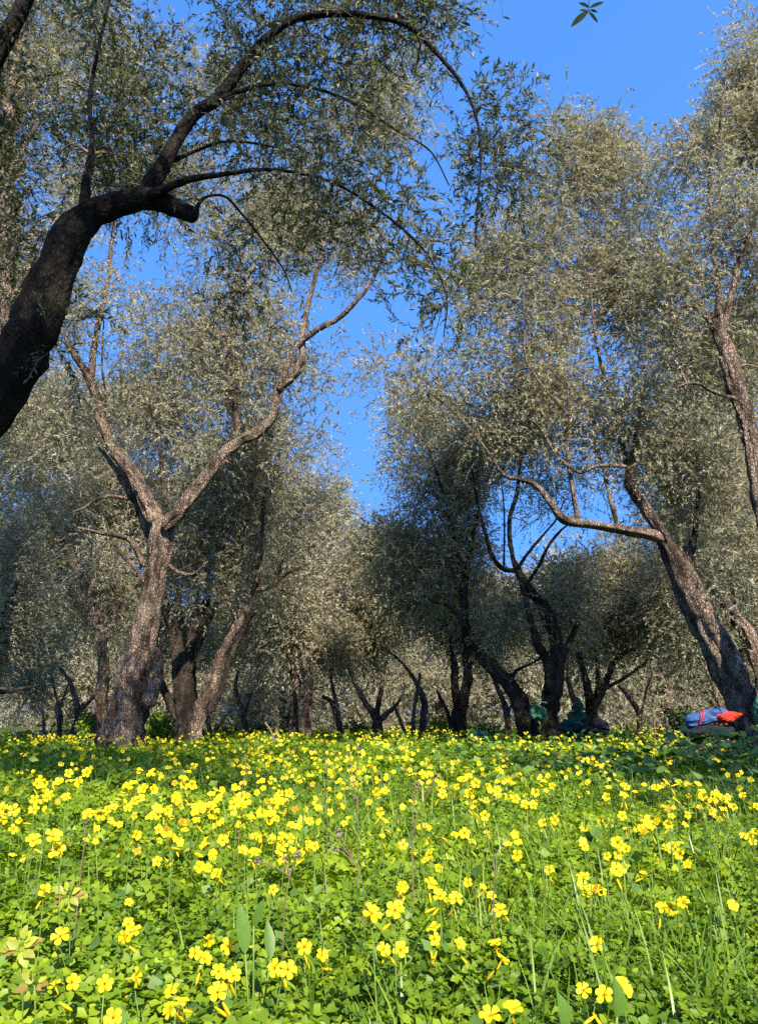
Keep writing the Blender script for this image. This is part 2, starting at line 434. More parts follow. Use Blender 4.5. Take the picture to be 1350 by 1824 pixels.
def olive_tree(label, limbs, blobs, K, per, nleaf, ll, lw, seed, sigma=0.33, group='olive trees of the grove', bark=None, leafm=None,
               seg=14, rough=0.16, flute=0.12, base_t=0.5, strips=True, to_ground=True, Lr=(0.22, 0.5), tri=False, bow=0.12, name='olive_tree', droop=(0.15, 0.9), back=0.45):
    rg = np.random.default_rng(seed)
    bark = bark or M_bark; leafm = leafm or M_leaf
    paths = []
    for li, lm in enumerate(limbs):
        pts = []
        for q in lm:
            Y = q[3]
            p = P(q[0], q[1], Y)
            pts.append([*p, max(0.004, q[2] * 0.34 * np.linalg.norm(p - [0, 0, CAMZ]) / F)])
        pts = np.array(pts)
        if li == 0 and to_ground:
            g = gz(pts[0][0], pts[0][1])
            if pts[0][2] > g - 0.1:
                dx = pts[0] - pts[1]
                nb = pts[0].copy(); h = pts[0][2] - g + 0.15
                nb[0] += dx[0] / max(0.2, -dx[2]) * h * 0.5
                nb[2] = g - 0.15; nb[3] *= 1.15
                if h > 0.05: pts = np.vstack([nb, pts])
        paths.append(pts)
    base = np.array([paths[0][0][0], paths[0][0][1], float(gz(paths[0][0][0], paths[0][0][1]))])
    root = thing(name, label, 'tree', base, group)
    nodes = []; rads = []
    for li, pts in enumerate(paths):
        L = np.sum(np.linalg.norm(np.diff(pts[:, :3], axis=0), axis=1))
        rm = pts[:, 3].max()
        n = int(np.clip(L / max(0.03, rm * 0.3), 6, 84))
        s = catmull(pts, n); s[:, 3] = np.maximum(s[:, 3], 0.003)
        if li > 0 and n > 4: s[0, 3] *= .45; s[1, 3] *= .8
        s[1:, :3] += rg.normal(size=(n - 1, 3)) * (s[1:, 3:4] * 0.05)
        sg = max(36, seg * 2) if rm > 0.12 else (seg if rm > 0.05 else 8)
        v, f = tube(s[:, :3], s[:, 3], sg, rough, flute if rm > 0.04 else 0.05, rg)
        link('trunk' if li == 0 else 'limb', mesh_np('trunk' if li == 0 else 'limb', v - base, f, LIMB_MATS.get(li, bark), True), root)
        k = max(1, n // 24)
        frm = n // 3 if li == 0 else 1
        nodes.append(s[frm::k, :3]); rads.append(s[frm::k, 3])
    nodes = np.vstack(nodes); rads = np.concatenate(rads)
    A = sample_blobs([(np.asarray(c) * np.array([1 + back / max(2.0, c[1]), 1 + back / max(2.0, c[1]), 1]) + np.array([0, 0, (c[2] - CAMZ) * back / max(2.0, c[1])]), r, w) for c, r, w in blobs], K, rg)
    br = grow(nodes, rads, A, rg, bow)
    acc = Acc()
    for path, rr in br:
        v, f = tube(path, rr, 4, cap=False); acc.add(v, f)
    tri = not strips
    fo = foliage(br, A, per, nleaf, sigma, ll, lw, rg, base_t, Lr=Lr, droop=droop, tri=tri)
    v, t, tw = fo
    if strips or len(v) > 250000:
        st = 1 if strips else 3
        sv, sf = twig_strip(tuple(q[::st] for q in tw), ll * 0.09, rg); acc.add(sv, sf)
    tag(link('branchwork', acc.mesh('branchwork', M_twig, False, base), root), kind='stuff')
    f = np.arange(len(v)).reshape(-1, 3 if tri else 4)
    tag(link('crown', mesh_np('crown', v - base, f, leafm, False, t), root), kind='stuff')
    return root

B = px_blob
LIMB_MATS = {}

# front-left tree arching over the meadow
def L(Y, pts):
    return [(a, b, c, (q[0] if q else Y)) for a, b, c, *q in pts]

t1 = L(5.0, [(-330, 1480, 170), (-260, 1200, 150), (-170, 950, 135), (-60, 770, 125), (8, 690, 118), (58, 590, 108), (92, 500, 92), (122, 430, 84), (155, 388, 68), (205, 366, 56), (265, 353, 52), (310, 369, 42), (348, 384, 36)])
t1_limbs = [t1,
    L(5.0, [(255, 355, 55), (285, 305, 40), (320, 240, 30), (352, 200, 28), (385, 178, 27), (432, 118, 24), (475, 70, 21), (520, 36, 17), (600, 24, 14), (700, 36, 12), (745, 60, 11), (775, 92, 10), (822, 150, 8), (850, 215, 6), (856, 290, 5), (850, 360, 4), (846, 440, 3)]),
    L(4.9, [(385, 180, 14), (440, 158, 10), (505, 149, 8), (580, 163, 7), (650, 195, 6), (705, 232, 5), (765, 268, 4), (800, 330, 3)]),
    L(4.9, [(262, 350, 26), (330, 322, 18), (390, 311, 13), (470, 302, 9), (540, 310, 7), (600, 328, 6), (660, 365, 6), (720, 410, 6), (765, 460, 5), (795, 530, 4), (790, 600, 3)]),
    L(5.1, [(300, 290, 14), (350, 268, 8), (400, 252, 6), (460, 256, 6), (530, 271, 4)]),
    L(4.8, [(345, 380, 14), (365, 352, 7), (400, 350, 6), (430, 380, 6), (470, 430, 5), (505, 480, 4), (520, 520, 3)]),
    L(4.6, [(-210, 950, 90, 4.9), (-190, 650, 70, 4.8), (-160, 420, 60), (-90, 260, 46), (-30, 140, 36), (10, 70, 32), (45, 0, 28), (90, -120, 22), (180, -260, 14)]),
    L(5.0, [(150, 385, 30), (155, 320, 18), (165, 250, 12), (160, 180, 9), (175, 90, 7), (200, -20, 5)]),
    L(4.2, [(90, -120, 24, 4.6), (300, -330, 18, 4.0), (600, -560, 12, 3.4), (800, -900, 9, 2.6), (1000, -1500, 6, 1.7)]),
]
t1_blobs = [B(130, 120, 160, 170, 5.35, .8), B(60, 330, 130, 150, 5.25, .7), B(350, 110, 160, 130, 5.55, .8), B(330, 210, 150, 120, 5.35, .6), B(470, 230, 150, 130, 5.35, .6),
            B(600, 170, 130, 130, 5.35, .6, .8), B(650, 330, 130, 110, 5.25, .6), B(820, 80, 90, 90, 5.35, .4, .8), B(880, 215, 65, 90, 5.35, .35), B(850, 330, 60, 100, 5.35, .3, .8),
            B(540, 400, 150, 110, 5.25, .6), B(720, 450, 100, 90, 5.25, .4, .8), B(790, 560, 45, 70, 5.25, .25, .6), B(420, 470, 90, 80, 5.15, .4, .8), B(200, 280, 130, 90, 5.35, .6),
            B(60, 560, 90, 130, 5.05, .3, .5), B(-10, 170, 80, 140, 5.3, .5), B(10, 450, 70, 90, 5.4, .4), B(260, -60, 260, 110, 5.25, .9), B(640, -60, 200, 90, 5.25, .8), B(740, 30, 90, 60, 5.35, .4),
            (np.array([-1.2, 2.3, 6.8]), (1.8, 1.4, .8), 1.0), (np.array([-0.9, 0.4, 6.7]), (1.9, 1.7, .8), 3.2), (np.array([-0.7, 0.2, 7.7]), (1.8, 1.6, .6), 1.6), B(925, 160, 45, 70, 5.3, .3, .9), B(905, 290, 40, 60, 5.3, .3, .8)]
olive_tree('dark front olive tree leaning in from the left edge, its limb arching across the top', t1_limbs, t1_blobs, 400, 27, 17, 0.060, 0.0140, 11,
           sigma=0.19, bark=M_barkdeepshade, leafm=M_leafshade, seg=18, base_t=0.45, Lr=(0.14, 0.34), rough=0.09, flute=.08, back=0.0)

# tall forked tree on the left
t2_limbs = [
    L(12, [(212, 1362, 128), (216, 1320, 108), (228, 1260, 88), (240, 1190, 80), (255, 1130, 68), (272, 1060, 54), (282, 1000, 50), (288, 955, 56), (285, 925, 46)]),
    L(12, [(280, 935, 44), (262, 895, 40), (238, 848, 36), (205, 805, 30), (184, 760, 27), (176, 720, 25), (163, 680, 22), (145, 650, 17), (128, 625, 13), (118, 600, 9)]),
    L(11.8, [(292, 940, 44), (318, 912, 36), (350, 872, 33), (395, 815, 31), (430, 785, 30), (470, 762, 27), (490, 730, 25), (497, 695, 24), (525, 665, 23), (540, 635, 19), (538, 605, 15), (545, 560, 12), (560, 500, 10), (575, 440, 8), (590, 380, 6)]),
    L(11.7, [(497, 695, 18), (512, 650, 15), (530, 615, 14), (565, 588, 15), (605, 565, 13), (640, 530, 11), (665, 495, 8), (690, 440, 5)]),
    L(12, [(163, 680, 16), (168, 620, 15), (180, 560, 12), (193, 500, 10), (198, 440, 8), (205, 380, 5)]),
    L(12.2, [(418, 795, 22), (420, 740, 18), (414, 680, 16), (408, 610, 12), (415, 530, 9), (430, 450, 6)]),
    L(12.4, [(185, 770, 9), (188, 700, 6), (182, 650, 5), (186, 560, 3)]),
    L(12.2, [(258, 1010, 16), (235, 965, 14), (210, 955, 10), (175, 948, 8), (140, 940, 6)]),
    L(12.2, [(262, 1045, 12), (240, 1010, 10), (215, 985, 9), (200, 960, 8), (190, 930, 5)]),
    L(12.3, [(270, 960, 30), (252, 905, 28), (228, 870, 20), (208, 838, 14), (180, 800, 9), (165, 770, 6)]),
    L(12.2, [(235, 890, 10), (200, 884, 9), (172, 890, 8), (150, 905, 7), (130, 912, 4)]),
    L(11.8, [(262, 1260, 40), (278, 1215, 30), (284, 1175, 20), (279, 1155, 10)]),
    L(12.0, [(300, 1005, 10), (320, 1020, 9), (345, 1022, 7), (370, 1000, 5)]),
]
t2_blobs = [B(300, 610, 120, 90, 12, 1.2), B(230, 720, 60, 60, 12, .8), B(420, 620, 120, 110, 12, 1.2), B(330, 720, 110, 80, 12, 1.0), B(480, 500, 110, 90, 12, 1.1), B(570, 690, 38, 60, 11.6, .4, .8), B(560, 380, 150, 120, 12.4, 1.4),
            B(640, 450, 80, 70, 11.8, .8), B(620, 240, 150, 120, 12.8, 1.3), B(670, 120, 80, 80, 12.8, .9), B(470, 300, 140, 120, 12.8, 1.3), B(150, 560, 60, 70, 12, .8), B(380, 430, 70, 70, 12.3, .8), B(440, 720, 70, 50, 11.8, .6),
            B(110, 470, 90, 110, 12.6, 1), B(60, 620, 70, 90, 12.6, 1), B(380, 830, 60, 50, 12.4, .7, .7), B(520, 800, 55, 60, 12, .6, .8), B(110, 330, 120, 130, 13, 1.1, .7), B(330, 300, 120, 110, 13, 1.1, .7), B(200, 150, 140, 120, 13, 1.1, .5), B(420, 130, 130, 110, 13, 1.1, .6)]
olive_tree('tall olive tree with flared pale trunk forking into a wide V, left of centre', t2_limbs, t2_blobs, 470, 34, 17, 0.062, 0.020, 12, sigma=0.25, seg=20, flute=0.13, base_t=0.58, Lr=(0.18, 0.42), strips=False)

t3_limbs = [L(9, [(-70, 1350, 60), (-50, 1100, 44), (-22, 850, 38), (2, 620, 34), (12, 450, 30), (14, 300, 28), (18, 190, 24), (30, 100, 20), (48, 20, 14), (70, -80, 8)]),
            L(9, [(12, 330, 16), (40, 270, 10), (70, 220, 7), (110, 180, 4)]), L(9, [(4, 560, 14), (40, 500, 9), (70, 440, 6), (95, 390, 4)]), L(9, [(16, 200, 12), (-10, 120, 8), (-30, 40, 5)])]
t3_blobs = [B(40, 180, 80, 80, 9.2, .8), B(30, 400, 70, 90, 9.2, .8), B(90, 60, 80, 60, 9.3, .8), B(20, 560, 60, 60, 9.3, .7), B(-40, 280, 60, 120, 9.2, .8), B(40, 700, 50, 50, 9.6, .7, .8), B(180, 60, 70, 60, 9.5, .7, .8)]
olive_tree('slender upright olive stem at the left edge behind the dark front trunk', t3_limbs, t3_blobs, 150, 32, 16, 0.062, 0.02, 13, sigma=0.3, base_t=0.5, strips=False)

# double-stemmed dark tree right behind it
t4_limbs = [
    L(15, [(338, 1325, 72), (335, 1290, 56), (328, 1240, 48), (322, 1190, 40), (315, 1140, 30), (303, 1105, 24), (292, 1080, 16)]),
    L(15, [(328, 1200, 34), (340, 1150, 24), (352, 1110, 22), (362, 1080, 20), (380, 1072, 14), (408, 1068, 9), (425, 1040, 5)]),
    L(14.9, [(338, 1345, 40), (348, 1300, 40), (362, 1255, 36), (380, 1215, 32), (398, 1160, 27), (420, 1120, 24), (440, 1080, 22), (456, 1045, 18), (462, 1000, 17), (464, 950, 15), (470, 900, 11), (480, 840, 7)]),
    L(14.6, [(372, 1270, 18), (392, 1235, 17), (405, 1190, 13), (430, 1130, 10), (448, 1100, 7), (460, 1090, 4)]),
    L(15, [(322, 1285, 26), (303, 1250, 20), (288, 1215, 16), (280, 1195, 12)]),
    L(14.6, [(456, 1052, 12), (475, 1047, 12), (492, 1036, 13), (500, 1005, 10), (514, 972, 9), (528, 942, 6), (545, 905, 4)]),
    L(14.6, [(495, 1035, 8), (515, 1020, 7), (545, 1006, 5), (570, 994, 4)]),
    L(14.6, [(490, 1042, 7), (510, 1055, 6), (525, 1060, 5), (538, 1066, 4)]),
]
t4_blobs = [B(400, 950, 70, 90, 15, 1.1), B(350, 1000, 55, 70, 15.2, .9), B(440, 880, 50, 70, 15, .9), B(430, 1010, 40, 50, 14.7, .7), B(500, 880, 40, 55, 14.8, .7, .8), B(380, 1060, 35, 40, 15, .6), B(300, 1050, 30, 40, 15, .6, .7), B(480, 780, 60, 60, 15.2, .9)]
LIMB_MATS = {2: M_bark, 5: M_bark, 6: M_bark, 7: M_bark}  # lit stems take the lighter bark: sunlight painted by choice of material
olive_tree('twin-stemmed dark olive tree close behind the tall forked one, pale right stem', t4_limbs, t4_blobs, 160, 32, 12, 0.085, 0.023, 14, sigma=0.27, seg=14, flute=.14, base_t=0.5, Lr=(0.25, 0.6), strips=False, bark=M_barkshade)
LIMB_MATS = {}

# right group: tree with horizontal limb, leaning
t15_limbs = [
    L(10, [(1352, 1345, 100), (1342, 1300, 92), (1318, 1245, 70), (1292, 1195, 64), (1268, 1140, 62), (1245, 1095, 62), (1222, 1045, 60), (1205, 1010, 50), (1188, 975, 36), (1165, 930, 30), (1145, 900, 26), (1125, 870, 24), (1119, 850, 22), (1124, 825, 18), (1132, 790, 13), (1140, 730, 9), (1150, 660, 6)]),
    L(9.9, [(1180, 962, 30), (1150, 951, 26), (1105, 943, 24), (1061, 935, 23), (1016, 929, 22), (994, 917, 20), (976, 889, 17), (952, 863, 15), (923, 853, 12), (897, 846, 9), (874, 813, 8), (848, 778, 7), (808, 733, 5), (763, 698, 4)]),
    L(9.9, [(1030, 928, 13), (1022, 884, 12), (1013, 831, 11), (1008, 778, 8), (1012, 720, 6), (1005, 650, 4)]),
    L(9.8, [(1118, 832, 11), (1088, 829, 10), (1061, 831, 9), (1032, 841, 10), (1010, 828, 9), (988, 808, 8), (963, 764, 6), (932, 740, 4)]),
    L(10, [(1101, 938, 11), (1090, 902, 11), (1080, 860, 9), (1070, 820, 8), (1058, 790, 5)]),
    L(10.2, [(1215, 1020, 34), (1222, 990, 34), (1232, 972, 20), (1240, 930, 12), (1244, 880, 10), (1243, 815, 6), (1250, 740, 4)]),
    L(10.3, [(1119, 850, 14), (1105, 780, 10), (1080, 690, 8), (1060, 600, 6), (1050, 500, 5), (1040, 400, 3)]),
    L(9.8, [(1012, 740, 7), (960, 680, 6), (935, 630, 6), (938, 560, 5), (960, 480, 4), (990, 400, 3)]),
]
t15_blobs = [B(900, 720, 100, 80, 9.9, .8), B(1000, 690, 100, 80, 9.9, .9), B(1100, 730, 90, 80, 10, .9), B(940, 590, 110, 80, 10, .9), B(890, 480, 60, 80, 10.2, .6, .8), B(1000, 470, 110, 90, 10.2, 1), B(1000, 340, 80, 80, 10.4, .9), B(1070, 310, 75, 70, 10.5, .8), B(1140, 340, 65, 80, 10.6, .8), B(940, 420, 70, 70, 10.3, .7, .8),
             B(1110, 560, 100, 100, 10.3, 1), B(1110, 440, 80, 80, 10.4, .8), B(1240, 900, 60, 90, 10, .7), B(830, 660, 80, 60, 9.9, .6), B(780, 720, 60, 50, 10, .5), B(1170, 830, 60, 60, 10.1, .6), B(960, 800, 55, 40, 9.9, .4, .6), B(745, 680, 45, 45, 10.2, .4, .8), B(690, 640, 45, 38, 10.3, .4, .7), B(865, 430, 55, 70, 10.3, .5, .9), B(840, 560, 60, 60, 10.2, .5, .9), B(1280, 1010, 50, 60, 10.1, .5, .8)]
olive_tree('leaning olive tree at right with one long level limb, trunk beside the blue bundle', t15_limbs, t15_blobs, 460, 31, 17, 0.056, 0.018, 15, sigma=0.26, seg=18, flute=.2, base_t=0.60, Lr=(0.18, 0.46), strips=False)

# right edge tree
t16_limbs = [
    L(9, [(1420, 1330, 70), (1405, 1150, 56), (1380, 1000, 46), (1356, 890, 40), (1345, 830, 37), (1328, 750, 36), (1310, 690, 38), (1296, 640, 36), (1284, 605, 32), (1272, 580, 24), (1250, 555, 14), (1220, 545, 9), (1180, 560, 6)]),
    L(9, [(1284, 600, 22), (1280, 560, 16), (1276, 500, 12), (1268, 420, 9), (1262, 330, 7), (1280, 230, 5), (1295, 120, 3)]),
    L(9, [(1286, 598, 18), (1298, 545, 13), (1312, 480, 12), (1328, 430, 11), (1345, 385, 10), (1360, 300, 8), (1350, 200, 5)]),
    L(8.9, [(1312, 712, 14), (1290, 705, 9), (1265, 696, 8), (1245, 684, 8), (1222, 684, 6), (1205, 690, 4)]),
    L(9, [(1222, 684, 7), (1205, 640, 6), (1204, 590, 4), (1190, 500, 3)]),
]
t16_blobs = [B(1290, 140, 50, 80, 9.3, .6), B(1320, 270, 60, 90, 9.2, .7), B(1230, 300, 45, 70, 9.2, .6), B(1270, 420, 80, 90, 9.1, .8), B(1180, 520, 70, 80, 9.1, .7), B(1340, 470, 50, 90, 9.0, .6), B(1190, 640, 55, 55, 8.9, .5, .7),
             B(1250, 620, 50, 60, 9.2, .5, .7), B(1340, 140, 40, 80, 9.3, .6), B(1330, 640, 50, 70, 9.3, .6, .8), B(1270, 800, 60, 70, 9.4, .6, .8), B(1330, 1000, 40, 60, 9.2, .4, .5), B(1400, 350, 60, 250, 9, .8), B(1380, 850, 50, 150, 9.2, .6, .6), B(1330, 60, 40, 40, 9.3, .4, .6)]
olive_tree('olive at the right edge with dark upright trunk and the highest crown there', t16_limbs, t16_blobs, 310, 30, 17, 0.054, 0.017, 16, sigma=0.235, seg=16, base_t=0.62, Lr=(0.18, 0.44), strips=False)

# centre right trees
t11_limbs = [
    L(14, [(945, 1318, 50), (935, 1285, 44), (922, 1243, 38), (904, 1215, 34), (881, 1192, 32), (855, 1168, 28), (837, 1150, 26), (829, 1113, 22), (826, 1070, 20), (828, 1031, 18), (834, 990, 15), (842, 955, 12), (850, 910, 8)]),
    L(14, [(829, 1120, 12), (812, 1092, 10), (795, 1078, 8), (772, 1072, 6), (755, 1060, 4)]),
    L(14, [(905, 1220, 14), (920, 1195, 9), (950, 1180, 6), (970, 1165, 4)]),
    L(14, [(828, 1031, 12), (815, 980, 10), (800, 920, 8), (780, 850, 6), (760, 790, 4)]),
]
t11_blobs = [B(770, 930, 70, 80, 14.2, 1.1), B(735, 860, 42, 60, 14.4, .9, .9), B(800, 830, 70, 60, 14.2, 1), B(760, 760, 60, 55, 14.3, .9), B(790, 1030, 60, 60, 14, .9), B(860, 1050, 40, 45, 14, .6, .7), B(700, 950, 40, 60, 14.6, .8)]
olive_tree('crooked olive tree right of centre, trunk slanting up to the left', t11_limbs, t11_blobs, 190, 30, 12, 0.085, 0.023, 17, sigma=0.27, base_t=0.55, Lr=(0.25, 0.6), strips=False, bark=M_barkshade)

t12_limbs = [
    L(13.5, [(980, 1322, 52), (978, 1290, 44), (980, 1250, 42), (988, 1205, 40), (994, 1165, 34), (984, 1115, 30), (965, 1078, 28), (940, 1048, 24), (924, 1020, 22), (915, 1000, 14)]),
    L(13.4, [(982, 1235, 30), (974, 1180, 24), (956, 1147, 22), (947, 1113, 17), (935, 1062, 15), (926, 1035, 11)]),
    L(13.6, [(994, 1190, 22), (1008, 1155, 18), (1020, 1130, 14), (1030, 1105, 9)]),
    L(13.5, [(920, 1018, 15), (893, 1011, 13), (874, 985, 12), (866, 955, 10), (852, 905, 8), (846, 870, 6), (835, 800, 4)]),
    L(13.5, [(916, 1005, 13), (908, 965, 12), (908, 925, 12), (920, 880, 11), (924, 845, 8), (930, 780, 5)]),
    L(13.4, [(922, 1012, 9), (940, 985, 8), (965, 955, 6), (990, 925, 5), (1005, 890, 3)]),
    L(13.6, [(938, 1040, 11), (958, 1010, 9), (975, 975, 8), (998, 945, 6), (1020, 930, 4)]),
    L(13.6, [(897, 1010, 6), (898, 960, 5), (897, 900, 4), (890, 840, 3)]),
]
t12_blobs = [B(860, 790, 55, 50, 13.6, .7), B(930, 770, 60, 45, 13.6, .7), B(840, 870, 40, 45, 13.4, .6), B(1000, 870, 40, 40, 13.5, .5, .5), B(1010, 1060, 55, 45, 13.8, .8), B(900, 1100, 40, 45, 13.6, .7, .8), B(1040, 1130, 30, 30, 13.6, .5, .7), B(960, 900, 50, 50, 13.6, .5, .25)]
olive_tree('olive tree with bare fan of branches against the sky, green net tied to its trunk', t12_limbs, t12_blobs, 130, 30, 12, 0.08, 0.022, 18, sigma=0.25, base_t=0.55, Lr=(0.25, 0.6), strips=False, bark=M_barkshade)

t10_limbs = [
    L(16.5, [(815, 1318, 48), (815, 1290, 40), (820, 1255, 32), (830, 1225, 24), (833, 1190, 22), (830, 1160, 18), (838, 1110, 12)]),
    L(16.5, [(816, 1265, 24), (811, 1230, 20), (809, 1190, 16), (806, 1160, 12), (795, 1110, 8)]),
    L(16.5, [(803, 1298, 12), (797, 1270, 9), (785, 1245, 8), (778, 1230, 6)]),
]
t10_blobs = [B(800, 1100, 60, 55, 16.6, 1), B(740, 1060, 55, 70, 17, 1), B(850, 1120, 40, 40, 16.6, .8), B(690, 1010, 45, 60, 17, .9)]
olive_tree('short dark olive tree with split trunk just left of the crooked one', t10_limbs, t10_blobs, 110, 29, 12, 0.095, 0.027, 19, sigma=0.28, base_t=0.55, Lr=(0.25, 0.6), strips=False, bark=M_barkshade)

t13_limbs = [
    L(15.5, [(1058, 1320, 36), (1056, 1290, 30), (1054, 1260, 28), (1046, 1222, 22), (1034, 1182, 16), (1025, 1140, 10)]),
    L(15.5, [(1055, 1262, 22), (1072, 1232, 18), (1084, 1200, 15), (1094, 1178, 13), (1112, 1163, 10), (1130, 1156, 6)]),
    L(15.5, [(1075, 1226, 9), (1105, 1212, 9), (1130, 1195, 8), (1150, 1178, 7), (1156, 1155, 5)]),
    L(15.5, [(1060, 1240, 12), (1064, 1205, 10), (1060, 1160, 7)]),
]
t13_blobs = [B(1080, 1080, 70, 70, 15.6, 1.2), B(1120, 1130, 55, 40, 15.6, .9), B(1040, 1130, 45, 45, 15.6, .8), B(1130, 1040, 60, 50, 15.8, .9), B(1070, 1000, 50, 45, 16, .8), B(1020, 1020, 45, 50, 16, .8), B(1170, 1090, 40, 45, 15.8, .7)]
olive_tree('low spreading olive tree with dense dark crown behind the dark net heap', t13_limbs, t13_blobs, 160, 31, 12, 0.09, 0.026, 20, sigma=0.28, base_t=0.42, Lr=(0.25, 0.55), strips=False, bark=M_barkshade)

t17_limbs = [
    L(13, [(1400, 1320, 60), (1375, 1250, 46), (1352, 1182, 40), (1332, 1135, 34), (1306, 1093, 28), (1286, 1066, 24), (1270, 1032, 20), (1258, 1000, 14), (1250, 950, 9)]),
    L(13, [(1302, 1088, 12), (1294, 1110, 10), (1288, 1125, 9)]),
    L(13, [(1312, 1096, 10), (1312, 1070, 8), (1306, 1040, 7), (1304, 1000, 5)]),
]
t17_blobs = [B(1240, 960, 50, 50, 13.2, .8), B(1300, 1000, 50, 40, 13, .8), B(1190, 1050, 40, 40, 13.4, .7), B(1340, 1040, 40, 40, 13, .7), B(1220, 1120, 40, 40, 13.4, .6), B(1330, 900, 50, 60, 13.4, .8)]
olive_tree('slender olive tree slanting behind the leaning trunk at right', t17_limbs, t17_blobs, 110, 29, 12, 0.085, 0.023, 21, sigma=0.27, base_t=0.48, Lr=(0.25, 0.55), strips=False)

